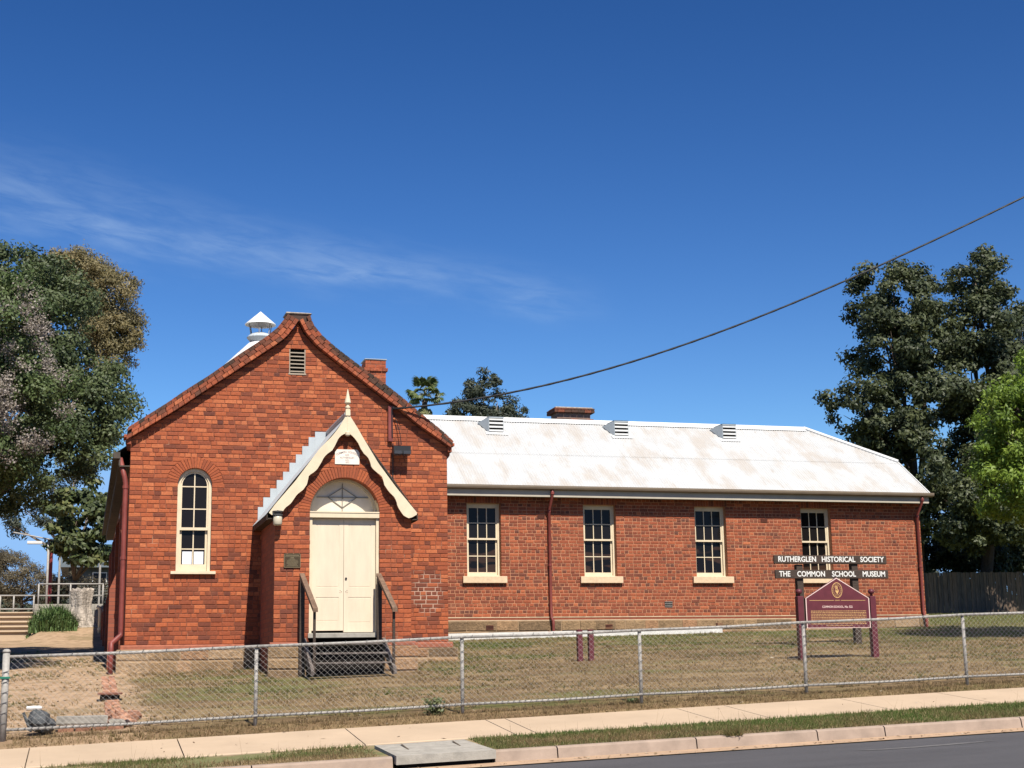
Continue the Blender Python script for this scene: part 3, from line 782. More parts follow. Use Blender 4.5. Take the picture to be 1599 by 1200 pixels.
top = [tuple(a + (b - a) * .97) for a, b in zip(polyl(cop_in_L, 30)[0], polyl(cop_out_L, 30)[0])]
q2 = [tuple(a + (b - a) * .03) for a, b in zip(polyl(cop_in_R, 30)[0], polyl(cop_out_R, 30)[0])]; top2 = [tuple(a + (b - a) * .97) for a, b in zip(polyl(cop_in_R, 30)[0], polyl(cop_out_R, 30)[0])]
for A, B in ((mid, top), (q2, top2)):
    for k in range(29): q.prism([A[k], A[k + 1], B[k + 1], B[k]], -.10, .33)
q.prism([(3.05, 8.93), (3.29, 8.80), (3.525, 8.935), (3.5, 8.955), (3.3, 8.975), (3.08, 8.955)], -.09, .34)
q.build("coping_bed", mat("coping_bed", (.07, .045, .035), 1.0), cop)
q = MB(); q.box(3.02, 3.55, -.12, .36, 8.945, 8.99, .5, .02, 0, .008); q.build("cap_stone", CAPST, cop)
for sx, x in ((-1, 0), (1, HALL_X1)):
    q = MB(); xo = x + sx * .08
    q.box(min(x, xo), max(x, xo) + 0, -.10, .3, 6.13, 6.26, .6, .01); q.box(min(x, x + sx * .14), max(x, x + sx * .14), -.10, .3, 6.262, 6.33, .8, .01)
    q.build("kneeler", COPB, cop)

# hall roof behind the parapet
q = MB()
HRZ = 8.55
for (xa, xb) in ((3.225, -.33), (3.225, HALL_X1 + .02)):
    q.add([(xa, .31, HRZ), (xb, .31, 5.98), (xb, 16.7, 5.98), (xa, 16.7, HRZ)], [(0, 1, 2, 3)])
q.build("hall_roof", WHITEROOF, school)
q = MB(); q.box(-.33, -.20, .0, 16.7, 5.86, 5.985); q.box(-.22, -.19, 0.02, 16.6, 5.72, 5.9); q.box(-.21, .0, .02, 16.6, 5.70, 5.725)
q.build("gutter", mat("old_gutter", (.075, .06, .047), .8, noise=(3, .6, 1.3, 5)), school)
# ventilator cowl
cw = sub("roof_cowl", school, (3.18, 6.0, 8.6))
RUSTW = mat("rusty_white", (.74, .74, .72), .5, noise=(6, .85, 1.05, 4), extra=blotch(9, .60, .68, (.30, .12, .06), .8, None, 5))
q = MB(); q.lathe([(.0001, 10.47), (.375, 10.14), (.38, 10.12), (.30, 10.135), (.05, 10.25)], 3.17, 6, 20); q.build("cowl_cap", RUSTW, cw)
q = MB(); q.lathe([(.02, 9.93), (.12, 9.925), (.25, 9.875), (.33, 9.80), (.33, 9.785), (.15, 9.58), (.15, 9.3), (.02, 9.3)], 3.17, 6, 20); q.build("cowl_bowl", PORCHROOF, cw)
q = MB()
for k in range(6):
    a = k * math.pi / 3 + .3; q.tube([(3.17 + .25 * math.cos(a), 6 + .25 * math.sin(a), 9.86), (3.17 + .30 * math.cos(a), 6 + .30 * math.sin(a), 10.15)], .012, 5)
q.build("cowl_stay", GALV, cw)
q = MB(); q.lathe([(.10, 9.72), (.29, 9.645), (1.05, 8.90), (1.05, 8.55)], 3.17, 6, 18); q.build("cowl_base", RUSTW, cw)

# chimneys
def chimney(x0, x1, y0, y1, zb, zt, bands, capm, tl):
    c = sub("chimney", school, ((x0 + x1) / 2, (y0 + y1) / 2, zb))
    z = zb; i = 0
    q = MB(); q.box(x0 + .008, x1 - .008, y0 + .008, y1 - .008, zb, zt - .05); q.build("core", CHIMB, c)
    while z < zt - .05:
        e = max([b[2] for b in bands if b[0] <= z + .04 < b[1]] or [0])
        n = max(2, int((x1 - x0 + 2 * e) / .2)); wd = (x1 - x0 + 2 * e) / n; sh = (i % 2) * .5
        q = MB()
        k = -sh
        while k < n:
            a = max(x0 - e, x0 - e + k * wd); b = min(x1 + e, x0 - e + (k + 1) * wd)
            if b - a > .03: q.box(a + .004, b - .004, y0 - e, y1 + e, z + .004, min(zt, z + .082), random.uniform(*tl), .006)
            k += 1
        q.build("brick_course", COPB, c); z += .086; i += 1
    q = MB(); e = .02 if zt < 9 else .05; q.box(x0 - e, x1 + e, y0 - e, y1 + e, zt - .012, zt + (.015 if zt < 9 else .04), .5, .01, 0, .003); q.build("cap", capm, c)
    return c
chimney(5.31, 5.80, 3.3, 3.8, 6.7, 8.79, [(8.47, 8.56, .04), (8.30, 8.35, .02)], mat("grey_cap", (.3, .33, .36), .9), (.5, .95))
chimney(12.42, 13.47, 10.9, 11.5, 7.6, 9.20, [(9.09, 9.3, .10), (8.92, 9.02, -.03), (8.83, 8.92, .07)], CAPST, (.05, .55))

# gable louvre vent
gv = sub("louvre_vent", school, (3.28, 0, 8.0))
vz0, vz1 = HZ + 64 * HC, HZ + 70 * HC
q = MB(); q.box(3.118, 3.447, .085, .099, vz0 - .0, vz1); q.build("recess", DARKIN, gv)
q = MB(); q.box(3.115, 3.135, .01, .1, vz0, vz1); q.box(3.43, 3.45, .01, .1, vz0, vz1); q.box(3.10, 3.465, -.01, .1, vz0 - .03, vz0 + .002); q.build("frame", mat("vent_timber", (.34, .28, .21), .8), gv)
for k in range(6):
    zz = vz0 + .03 + k * .079
    q = MB(); q.prism([(.005, zz), (.08, zz + .03), (.08, zz + .040), (.005, zz + .024)], 3.137, 3.428, axis='x'); q.build("louvre", MATS["vent_timber"], gv)

# ------------------------------------------------------------------ windows
def bar(q, x0, x1, y0, y1, z0, z1): q.box(x0, x1, y0, y1, z0, z1)
def wing_window(cx):
    wo = sub("window", school, (cx, WY, wz0))
    x0, x1, z0, z1 = cx - whalf, cx + whalf, wz0, wz1; y = WY + .075
    q = MB(); q.box(x0, x1, y + .085, y + .19, z1 - .075, z1); q.box(x0, x0 + .055, y + .085, y + .19, z0, z1 - .075); q.box(x1 - .055, x1, y + .085, y + .19, z0, z1 - .075)
    q.box(x0, x1, y + .07, y + .19, z0, z0 + .035); q.build("frame", CREAM, wo)
    a0, a1 = x0 + .055, x1 - .055; mid = z0 + .955
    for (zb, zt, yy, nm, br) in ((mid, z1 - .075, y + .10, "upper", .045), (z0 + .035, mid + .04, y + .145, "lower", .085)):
        q = MB(); st = .042
        q.box(a0, a0 + st, yy, yy + .04, zb, zt); q.box(a1 - st, a1, yy, yy + .04, zb, zt)
        q.box(a0 + st, a1 - st, yy, yy + .04, zb, zb + br); q.box(a0 + st, a1 - st, yy, yy + .04, zt - .04, zt)
        g0, g1, h0, h1 = a0 + st, a1 - st, zb + br, zt - .04
        if nm == "upper": q.box(a0 + .001, a1 - .001, yy - .012, yy + .03, zb - .002, zb + br - .004)
        for k in (1, 2): xx = g0 + (g1 - g0) * k / 3; q.box(xx - .011, xx + .011, yy + .006, yy + .034, h0, h1)
        zz = (h0 + h1) / 2; q.box(g0, g1, yy + .008, yy + .032, zz - .011, zz + .011)
        q.build("sash", CREAM, wo)
        for r_ in range(2):
            for k in range(3):
                q = MB(); xa = g0 + (g1 - g0) * k / 3; xb = g0 + (g1 - g0) * (k + 1) / 3; za = h0 + (h1 - h0) * r_ / 2; zb2 = h0 + (h1 - h0) * (r_ + 1) / 2
                j = [random.uniform(-.002, .002) for _ in range(4)]
                q.add([(xa, yy + .022 + j[0], za), (xb, yy + .022 + j[1], za), (xb, yy + .022 + j[2], zb2), (xa, yy + .022 + j[3], zb2)], [(0, 1, 2, 3)])
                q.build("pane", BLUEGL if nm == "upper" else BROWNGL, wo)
    q = MB(); q.box(cx - .585, cx + .585, WY - .085, WY + .25, WZ + 10 * WH - .003, wz0 + .0, .5, .008); q.build("sill", SILL, wo)
    return wo
for cx in wcs: wing_window(cx)

# arched window of the hall
aw = sub("arched_window", school, (gw_c, 0, 3.6)); ab_ = HZ + 16 * HC
y = .075; h = gw_h
q = MB(); q.arc(gw_c, gw_s, h - .062, h - .001, 0, math.pi, 24, y, y + .10)
q.box(gw_c - h + .001, gw_c - h + .062, y, y + .1, ab_ + .06, gw_s); q.box(gw_c + h - .062, gw_c + h - .001, y, y + .1, ab_ + .06, gw_s)
q.build("frame", CREAM, aw)
i_ = h - .063; zr = [gw_s - .0, 0, 0]
mr0, mr1 = 4.46, 4.515
q = MB(); q.arc(gw_c, gw_s, i_ - .032, i_, 0, math.pi, 20, y + .03, y + .07)
for sx in (-1, 1): q.box(gw_c + sx * i_, gw_c + sx * (i_ - .032), y + .03, y + .07, mr0, gw_s)
q.box(gw_c - i_, gw_c + i_, y + .012, y + .07, mr0, mr1)
q.box(gw_c - .011, gw_c + .011, y + .035, y + .065, mr1, gw_s + i_ - .03)
for zz in (4.885, 5.335): q.box(gw_c - i_ + .03, gw_c + i_ - .03, y + .037, y + .063, zz - .011, zz + .011)
q.build("sash", CREAM, aw)
q = MB()
for sx in (-1, 1): q.box(gw_c + sx * i_, gw_c + sx * (i_ - .045), y + .072, y + .105, ab_ + .06, mr0 - .001)
q.box(gw_c - i_ + .045, gw_c + i_ - .045, y + .072, y + .105, ab_ + .06, ab_ + .20); q.box(gw_c - .011, gw_c + .011, y + .078, y + .10, ab_ + .2, mr0)
q.box(gw_c - i_ + .045, gw_c + i_ - .045, y + .08, y + .10, 4.08, 4.102)
q.build("sash", CREAM, aw)
pz = [(ab_ + .2, 4.08), (4.10, mr0)]
for sx in (-1, 1):
    for za, zb in pz:
        q = MB(); q.box(gw_c + sx * .011, gw_c + sx * (i_ - .045), y + .088, y + .092, za, zb); q.build("pane", BLUEGL, aw)
    for za, zb in ((mr1, 4.875), (4.896, 5.325)):
        q = MB(); q.box(gw_c + sx * .011, gw_c + sx * (i_ - .03), y + .05, y + .054, za, zb); q.build("pane", BLUEGL, aw)
    r_ = i_ - .03; pts = [(gw_c + sx * .011, 5.346)] + [(gw_c + sx * r_ * math.cos(t), gw_s + r_ * math.sin(t)) for t in np.linspace(0.0, math.pi / 2 - .03, 10)]
    q = MB(); q.prism(pts, y + .05, y + .054); q.build("pane", BLUEGL, aw)
q = MB(); q.box(gw_c - h, gw_c + h, y - .01, y + .10, ab_ + .02, ab_ + .06); q.prism([(-.075, ab_ - .002), (-.075, ab_ + .05), (.17, ab_ + .075), (.17, ab_ - .002)], gw_c - .435, gw_c + .435, axis='x')
q.build("sill", CREAM, aw)
for sx, lb in ((-1, "white printed notice taped in the left bottom pane of the arched window"), (1, "white printed notice taped in the right bottom pane of the arched window")):
    t = thing("paper_notice", lb, "notice", (gw_c + sx * .12, y + .085, ab_ + .2), "notices in the arched window")
    xa, xb = gw_c + sx * .022, gw_c + sx * .205
    q = MB(); q.box(xa, xb, y + .0845, y + .0865, ab_ + .205, ab_ + .455); q.build("sheet", PAPER, t)
    q = MB()
    for k in range(9): q.box(min(xa, xb) + .02, max(xa, xb) - .02 - random.random() * .05, y + .0835, y + .0843, ab_ + .24 + k * .02, ab_ + .246 + k * .02)
    q.build("printing", INK, t)

# ------------------------------------------------------------------ door
dz0 = 2.355
fr = sub("door_frame", school, (dr_c, PY, dz0))
q = MB()
for sx in (-1, 1): q = MB(); q.box(dr_c + sx * dr_h, dr_c + sx * (dr_h - .055), PY + .055, PY + .2, dz0, 4.5); q.build("jamb", CREAM, fr)
q = MB(); q.box(dr_c - dr_h, dr_c + dr_h, PY + .015, PY + .2, 4.505, 4.60, .5, .008); q.build("transom", CREAM, fr); q = MB(); q.box(dr_c - dr_h, dr_c + dr_h, PY + .005, PY + .42, 4.602, 4.627); q.build("transom_ledge", CREAM, fr)
q = MB(); q.arc(dr_c, dr_s + .021, dr_h - .055, dr_h - .004, 0, math.pi, 32, PY + .26, PY + .335); q.build("arch_frame", CREAM, fr)
q = MB(); q.arc(dr_c, dr_s + .021, dr_h - .006, dr_h + .03, 0, math.pi, 32, PY + .05, PY + .42); q.build("arch_lining", CREAM, fr)
fan = sub("fanlight", school, (dr_c, PY, 4.63)); rr = dr_h - .056
q = MB(); q.prism([(dr_c + rr * math.cos(t), 4.628 + rr * math.sin(t)) for t in np.linspace(0, math.pi, 30)], PY + .325, PY + .33); q.build("pane", FANGL, fan)
q = MB()
def lead(q, a, b, wd=.012):
    a = np.array(a); b = np.array(b); d = (b - a) / np.linalg.norm(b - a); nn = np.array([-d[1], d[0]]) * wd / 2
    q.prism([tuple(a + nn), tuple(b + nn), tuple(b - nn), tuple(a - nn)], PY + .305, PY + .324)
zc = 4.93
lead(q, (dr_c - .5, zc), (dr_c + .5, zc)); lead(q, (dr_c - .29, zc), (dr_c, 5.115)); lead(q, (dr_c + .29, zc), (dr_c, 5.115))
lead(q, (dr_c, 4.64), (dr_c, 5.2)); lead(q, (dr_c - .29, zc + .01), (dr_c, 4.735)); lead(q, (dr_c + .29, zc + .01), (dr_c, 4.735))
q.build("leading", LEADGREY, fan)
for sx in (-1, 1):
    dl = sub("door_leaf", school, (dr_c + sx * .3, PY, dz0)); xi, xo = dr_c + sx * .003, dr_c + sx * (dr_h - .056); zt = 4.5; zb = dz0 + (.045 if sx < 0 else .012)
    q = MB(); q.box(xi, xo, PY + .125, PY + .17, zb, zt); q.build("board", DOORP, dl)
    q = MB(); st = .085; y0, y1_ = PY + .119, PY + .126
    q.box(xi, xi + sx * st, y0, y1_, zb, zt); q.box(xo, xo - sx * st, y0, y1_, zb, zt)
    for za, zb_ in ((zb, zb + .17), (3.02, 3.20), (zt - .10, zt)): q.box(xi + sx * st, xo - sx * st, y0, y1_, za, zb_)
    q.build("rail", DOORP, dl)
    q = MB()
    for za, zb_ in ((zb + .19, 3.0), (3.22, zt - .12)): q.box(xi + sx * (st + .02), xo - sx * (st + .02), y0 + .003, y1_ + .001, za, zb_, .5, .003)
    q.build("panel", DOORP, dl)
    q = MB()
    q.box(xi + sx * .03, xi + sx * .045, y0 - .003, y0 + .002, 3.115, 3.125); q.box(xi + sx * .055, xi + sx * .068, y0 - .003, y0 + .002, 3.135, 3.147); q.box(xi + sx * .06, xi + sx * .072, y0 - .003, y0 + .002, 3.10, 3.11)
    if sx > 0: q.lathe([(.001, 0), (.02, 0), (.02, .02), (.001, .02)], 0, 0, 10); n_ = 40; q.v[-n_:] = [(dr_c + .045 + a, y0 - b2, 3.37 + c2) for a, c2, b2 in q.v[-n_:]]
    q.build("lock", BLACK, dl)
q = MB(); q.box(dr_c - dr_h - .02, dr_c + dr_h + .02, PY - .04, PY + .3, 2.26, 2.352, .5, .008); q.build("threshold", CONC2, school)
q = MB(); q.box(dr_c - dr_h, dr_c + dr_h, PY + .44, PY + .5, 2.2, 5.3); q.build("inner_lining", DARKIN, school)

# ------------------------------------------------------------------ porch roof, bargeboard, flashing
BX, BZ = 3.94, 6.46
outer = [(2.468, 4.569), (2.573, 4.72), (2.954, 5.177), (3.40, 5.794), (3.641, 6.045), (3.763, 6.203), (3.90, 6.44), (3.94, 6.50), (3.98, 6.45), (4.132, 6.214), (4.256, 6.001), (4.535, 5.545), (4.876, 5.091), (5.285, 4.607)]
inL = [(3.925, 6.10), (3.85, 6.09), (3.764, 6.01), (3.70, 5.87), (3.643, 5.769), (3.56, 5.71), (3.492, 5.643), (3.43, 5.52), (3.36, 5.40), (3.28, 5.33), (3.207, 5.288), (3.19, 5.20), (3.17, 5.11), (3.10, 5.01), (2.987, 4.92), (2.92, 4.82), (2.869, 4.742), (2.80, 4.69), (2.763, 4.663), (2.733, 4.60), (2.68, 4.545), (2.60, 4.52), (2.52, 4.53)]
inR = [(3.925, 6.10), (4.0, 6.09), (4.071, 6.02), (4.14, 5.93), (4.195, 5.814), (4.256, 5.723), (4.33, 5.66), (4.375, 5.57), (4.40, 5.46), (4.49, 5.38), (4.597, 5.30), (4.63, 5.22), (4.65, 5.13), (4.74, 5.0), (4.845, 4.90), (4.885, 4.82), (4.906, 4.724), (4.97, 4.62), (5.03, 4.543), (5.123, 4.499), (5.20, 4.52), (5.28, 4.57)]
bb = sub("bargeboard", school, (3.93, PY, 4.5))
BY = PY - .15
def strip(q, up, lo, y0, y1):
    a, _ = polyl(up, 40); b, _ = polyl(lo, 40)
    vs = []
    for k in range(40): vs += [(a[k][0], y0, a[k][1]), (b[k][0], y0, b[k][1]), (a[k][0], y1, a[k][1]), (b[k][0], y1, b[k][1])]
    fs = []
    for k in range(39):
        i = 4 * k; j = i + 4
        fs += [(i, i + 1, j + 1, j), (i + 2, j + 2, j + 3, i + 3), (i, j, j + 2, i + 2), (i + 1, i + 3, j + 3, j + 1)]
    fs += [(0, 2, 3, 1), (156, 157, 159, 158)]
    q.add(vs, fs)
q = MB(); strip(q, outer[:8][::-1], inL, BY, BY + .035); q.build("board", CREAM, bb)
q = MB(); strip(q, [(3.945, 6.50)] + outer[8:], [(3.931, 6.10)] + inR[1:], BY, BY + .035); q.build("board", CREAM, bb)
fin = sub("finial", school, (3.94, BY, 6.45))
q = MB(); q.lathe([(.03, 6.05), (.045, 6.07), (.045, 6.12), (.03, 6.14)], 3.935, BY - .02, 10); q.build("drop", CREAM, fin)
q = MB(); q.box(3.93, 3.95, BY - .006, BY, 6.14, 6.47); q.box(3.895, 3.985, BY - .02, BY + .06, 6.44, 6.57, .5, .01)
q.lathe([(.035, 6.57), (.05, 6.60), (.05, 6.625), (.028, 6.64), (.028, 6.66), (.062, 6.70), (.055, 6.74), (.03, 6.85), (.004, 6.97)], 3.94, BY + .02, 12); q.build("spire", CREAM, fin)
pr = sub("porch_roof", school, (3.93, -1.2, 4.5))
def porch_sheet(xe, ze, y0, y1):
    q = MB(); n = 14; k = 40; vs = []
    pts = [(xe, ze), (xe + (BX - xe) * .33, ze + (BZ - ze) * .335), (xe + (BX - xe) * .66, ze + (BZ - ze) * .655), (xe + (BX - xe) * .87, ze + (BZ - ze) * .855), (BX, BZ)]
    for j in range(k + 1):
        yy = y0 + (y1 - y0) * j / k; dz = .008 * math.sin(j * math.pi / 2)
        for x, z in pts: vs.append((x, yy, z + .012 + dz))
    m5 = len(pts)
    q.add(vs, [(j * m5 + i, j * m5 + i + 1, (j + 1) * m5 + i + 1, (j + 1) * m5 + i) for j in range(k) for i in range(m5 - 1)])
    return q
for xe, ze in ((2.42, 4.53), (5.32, 4.56)):
    for ya, yb in ((BY + .036, -1.55), (-1.55, -.8), (-.8, .0)): porch_sheet(xe, ze, ya, yb).build("roof_sheet", PORCHROOF, pr)
q = MB(); q.tube([(BX, BY + .04, BZ + .03), (BX, 0, BZ + .03)], .06, 10); q.build("ridge_cap", PORCHROOF, pr)
for a_ in (((2.44, 2.60, 4.455, 4.475), (2.43, 2.45, 4.44, 4.54)), ((5.20, 5.30, 4.47, 4.49), (5.29, 5.31, 4.46, 4.56))):
    q = MB()
    for xa, xb, za, zb in a_: q.box(xa, xb, BY + .04, -.002, za, zb)
    q.build("eave_board", DARKWOOD, pr)
# stepped lead flashing, one piece to each brick step
st = [(2.519, 4.931), (2.624, 5.128), (2.762, 5.312), (2.889, 5.485), (3.016, 5.658), (3.143, 5.845), (3.272, 6.019), (3.40, 6.195), (3.53, 6.384), (3.66, 6.47)]
fl = sub("flashing", school, (3.0, 0, 5))
for k in range(len(st) - 1):
    x0, x1 = st[k][0], st[k + 1][0]; zt = st[k][1]
    for sgn in (1, -1):
        xa, xb = (x0, x1) if sgn > 0 else (2 * BX - x0 - .02, 2 * BX - x1 - .02)
        q = MB(); q.prism([(xa, zt - .55 if k else zt - .36), (xb, zt - .42), (xb, zt), (xa, zt)], -.022 - .002 * (k % 2), -.004); q.build("flashing_piece", PORCHROOF, fl)
q = MB(); q.box(3.66, 4.2, -.0265, -.004, 5.95, 6.50); q.build("flashing_piece", PORCHROOF, fl)

# tablet, plaque, service bracket
tb = sub("stone_tablet", school, (3.955, PY, 5.67))
q = MB(); q.prism([(3.72, 5.53), (4.19, 5.53), (4.19, 5.76), (4.15, 5.815), (3.76, 5.815), (3.72, 5.76)], PY - .016, PY + .05); q.build("slab", TABLET, tb)
word = "COMMON SCHOOL"
for k, ch in enumerate(word):
    if ch == ' ': continue
    u = (k - 6) / 6; text("letter", ch, .052, TABINK, tb, (3.955 + u * .195, PY - .017, 5.765 - .05 * u * u), None, .001, .001, yrot=-u * .45)
text("lettering", "522", .05, TABINK, tb, (3.955, PY - .017, 5.705), None, .001, .001)
text("lettering", "RUTHERGLEN", .042, TABINK, tb, (3.955, PY - .017, 5.655), .27, .001, .001)
text("lettering", "A.D.", .04, TABINK, tb, (3.955, PY - .017, 5.61), None, .001, .001)
text("lettering", "1872", .042, TABINK, tb, (3.955, PY - .017, 5.565), None, .001, .001)
pq = sub("bronze_plaque", school, (2.93, PY, 3.69))
q = MB(); q.box(2.774, 3.084, PY - .02, PY + .03, 3.562, 3.82, .5, .004); q.build("plate", BRONZE, pq)
q = MB()
for za, zb in ((3.562, 3.570), (3.812, 3.82)): q.box(2.774, 3.084, PY - .025, PY - .018, za, zb)
for xa, xb in ((2.774, 2.782), (3.076, 3.084)): q.box(xa, xb, PY - .025, PY - .018, 3.562, 3.82)
q.box(2.79, 3.07, PY - .0235, PY - .0195, 3.762, 3.768)
q.build("border", BRONZEL, pq)
q = MB()
for zz, hw_, h in ((3.79, .12, .016), (3.745, .03, .018), (3.72, .05, .012), (3.70, .09, .010), (3.68, .10, .010), (3.66, .105, .010), (3.64, .10, .010), (3.62, .08, .010), (3.595, .10, .012)):
    x = 2.929 - hw_
    while x < 2.929 + hw_:
        wd = random.uniform(.006, .014); q.box(x, x + wd, PY - .0225, PY - .0195, zz - h / 2, zz + h / 2); x += wd + .005
q.build("raised_text", BRONZEL, pq)
rs = sub("service_bracket", school, (5.22, 0, 6.7))
q = MB(); q.box(5.18, 5.275, -.09, -.004, 6.33, 7.09, .5, .006); q.build("riser_board", PIPE, rs)
q = MB(); q.tube([(5.25, -.10, 7.03), (5.255, -.10, 6.6), (5.26, -.10, 6.42)], .014, 6); q.tube([(5.29, -.02, 6.3), (5.285, -.02, 5.0)], .012, 6)
q.tube([(5.285, -.08, 6.95), (5.36, -.06, 6.75), (5.42, -.10, 6.5), (5.44, -.15, 6.26)], .008, 5)
q.lathe([(.001, 7.0), (.03, 7.0), (.03, 7.06), (.001, 7.07)], 5.285, -.11, 8)
q.build("wiring", BLACK, rs)
fd = thing("floodlight", "black twin floodlight box fixed to the gable right of the porch", "floodlight", (5.43, -.2, 6.1))
q = MB(); q.prism([(-.30, 6.05), (-.30, 6.21), (-.10, 6.235), (-.10, 6.06)], 5.25, 5.61, axis='x'); q.build("housing", BLACK, fd)
q = MB()
for x in (5.34, 5.53): q.prism([(-.315, 6.045), (-.315, 6.11), (-.20, 6.09), (-.20, 6.02)], x - .075, x + .075, axis='x')
q.build("lamp_head", mat("flood_glass", (.05, .05, .055), .2), fd)
q = MB(); q.box(5.40, 5.46, -.11, .0, 6.10, 6.16); q.box(5.27, 5.31, -.11, .0, 6.1, 6.14); q.build("bracket", BLACK, fd)
lp = thing("porch_lamp", "frosted jar lamp under the left end of the porch bargeboard", "lamp", (2.63, PY - .13, 4.3))
q = MB(); q.lathe([(.065, 4.33), (.085, 4.36), (.085, 4.50), (.06, 4.52)], 2.63, PY - .16, 12); q.build("glass_jar", mat("jar_glass", (.52, .46, .34), .3), lp, True)
q = MB(); q.lathe([(.10, 4.515), (.10, 4.535), (.06, 4.55), (.06, 4.575), (.10, 4.58), (.10, 4.60), (.03, 4.61)], 2.63, PY - .16, 12); q.tube([(2.63, PY - .16, 4.6), (2.63, PY - .02, 4.62)], .02, 6); q.build("fitting", mat("lamp_metal", (.10, .095, .085), .5, metal=.5), lp)

# ------------------------------------------------------------------ wing roof: single corrugated sheets
SL = .692; EY, EZ, RY, RZ = 6.63, 6.33, 9.96, 8.64
wr = sub("wing_roof", school, (14, 9.9, 6.3))
HX0, HX1, VY = 19.94, 22.03, 8.21
def wsheet(x0, x1, ya, yb, lift, hip=False):
    q = MB(); n = 8 * 6; vs = []
    for k in range(n + 1):
        x = x0 + (x1 - x0) * k / n; dz = .0125 * math.cos(2 * math.pi * k / 6)
        ytop = yb
        if hip: ytop = min(yb, RY - (max(0, x - HX0)) / (HX1 - HX0) * (RY - VY)); ytop = max(ytop, ya + .01)
        for yy in (ya, ytop): vs.append((x, yy, EZ + SL * (yy - EY) + dz + lift))
    q.add(vs, [(2 * k, 2 * k + 2, 2 * k + 3, 2 * k + 1) for k in range(n)])
    return q
cw_ = .612; x = HX1; lapY = 8.13
prot = {}
i = 0
while x > 4.6:
    x0 = x - cw_
    for row, (ya, yb) in enumerate(((EY - .03, lapY + .05), (lapY, RY))):
        lift = random.choice((0, .0009, .0018)) + (.007 if row else 0)
        hip = row == 1 and x > HX0 - .1
        key = (row, lift)
        if not hip and key in prot:
            o = prot[key][0].copy(); COL.objects.link(o); o.location.x += x - prot[key][1]
        else:
            o = wsheet(x0, x, ya, yb, lift, hip).build("roof_sheet", WHITEROOF, wr, True)
            if not hip: prot[key] = (o, x)
    x -= cw_; i += 1
q = MB(); q.tube([(4.0, RY, RZ + .01), (HX0 + .02, RY, RZ + .01)], .055, 10); 
for yy, zz in ((RY - .17, RZ - .10), (RY + .17, RZ - .10)): q.add([(4.0, RY, RZ + .055), (HX0, RY, RZ + .055), (HX0, yy, zz + .012), (4.0, yy, zz + .012)], [(0, 1, 2, 3)])
q.build("ridge_cap", WHITEP, wr)
q = MB(); q.tube([(HX0, RY, RZ + .02), (HX1, VY, EZ + SL * (VY - EY) + .02)], .06, 8); q.build("hip_cap", WHITEP, wr)
q = MB(); zv = EZ + SL * (VY - EY)
q.add([(HX0, RY, RZ), (HX1, VY, zv), (HX1, 2 * RY - VY, zv)], [(0, 1, 2)])
q.add([(4.6, RY, RZ), (4.6, 2 * RY - EY, EZ), (HX1, 2 * RY - EY, EZ), (HX1, 2 * RY - VY, zv), (HX0, RY, RZ)], [(0, 1, 2, 3, 4)])
q.build("rear_slope", WHITEROOF, wr)
q = MB(); q.prism([(EY, EZ - .02), (VY, zv - .02), (VY, zv + .025), (EY, EZ + .025)], HX1 - .02, HX1 + .012, axis='x'); q.build("verge_trim", WHITEP, wr)
q = MB(); gp = [(EY - .115, EZ - .005), (EY - .115, EZ - .05), (EY - .10, EZ - .09), (EY - .03, EZ - .115), (EY + .015, EZ - .115), (EY + .015, EZ - .02)]
q.prism(gp, 6.5, 22.10, axis='x'); q.build("gutter", GUTTER, school)
q = MB(); q.box(6.5, 21.99, EY + .018, EY + .045, 6.045, EZ - .03); q.build("fascia", FASCIA, school)
q = MB(); q.box(6.5, 21.98, EY + .046, WY + .02, 6.07, 6.085); q.build("soffit", FASCIA, school)
# louvred roof vents
def roof_vent(cx):
    rv = sub("roof_vent", school, (cx, 9.2, 8.1)); hw_ = .215
    yb_, yt = 9.19, 9.86; zb = EZ + SL * (yb_ - EY) + .03; zt = EZ + SL * (yt - EY) + .05; yf = yb_ + .02
    ztp = zb + .44
    q = MB()
    for sx in (-1, 1): q.prism([(yf, zb), (yf, ztp), (yf + (ztp - zb) / SL + .0, ztp)], cx + sx * hw_, cx + sx * (hw_ - .012), axis='x')
    q.add([(cx - hw_ - .01, yf - .02, ztp + .012), (cx + hw_ + .01, yf - .02, ztp + .012), (cx + hw_ + .01, yf + .62, ztp + .012), (cx - hw_ - .01, yf + .62, ztp + .012)], [(0, 1, 2, 3)])
    q.box(cx - hw_, cx + hw_, yf - .01, yf + .01, ztp - .03, ztp + .01)
    # flared left cheek
    q.add([(cx - hw_, yf, zb), (cx - hw_, yf, ztp), (cx - hw_ - .21, yf + .45, ztp - .10)], [(0, 1, 2)])
    q.add([(cx - hw_, yf, ztp), (cx - hw_, yf + .55, ztp), (cx - hw_ - .21, yf + .45, ztp - .10)], [(0, 1, 2)])
    q.build("casing", GREYP, rv)
    q = MB(); q.add([(cx - hw_ + .01, yf + .05, zb), (cx + hw_ - .01, yf + .05, zb), (cx + hw_ - .01, yf + .05, ztp), (cx - hw_ + .01, yf + .05, ztp)], [(0, 1, 2, 3)]); q.build("recess", DARKIN, rv)
    for k in range(4):
        zz = zb + .03 + k * .105; q = MB(); q.prism([(yf - .012, zz), (yf + .035, zz + .05), (yf + .035, zz + .062), (yf - .012, zz + .045)], cx - hw_ + .012, cx + hw_ - .012, axis='x'); q.build("louvre", WHITEP, rv)
    q = MB(); q.add([(cx - hw_ - .1, yf - .13, zb - .075), (cx + hw_ + .1, yf - .13, zb - .075), (cx + hw_ + .1, yf + .03, zb + .025), (cx - hw_ - .1, yf + .03, zb + .025)], [(0, 1, 2, 3)]); q.build("apron", WHITEP, rv)
for cx in (10.09, 13.80, 17.15): roof_vent(cx)
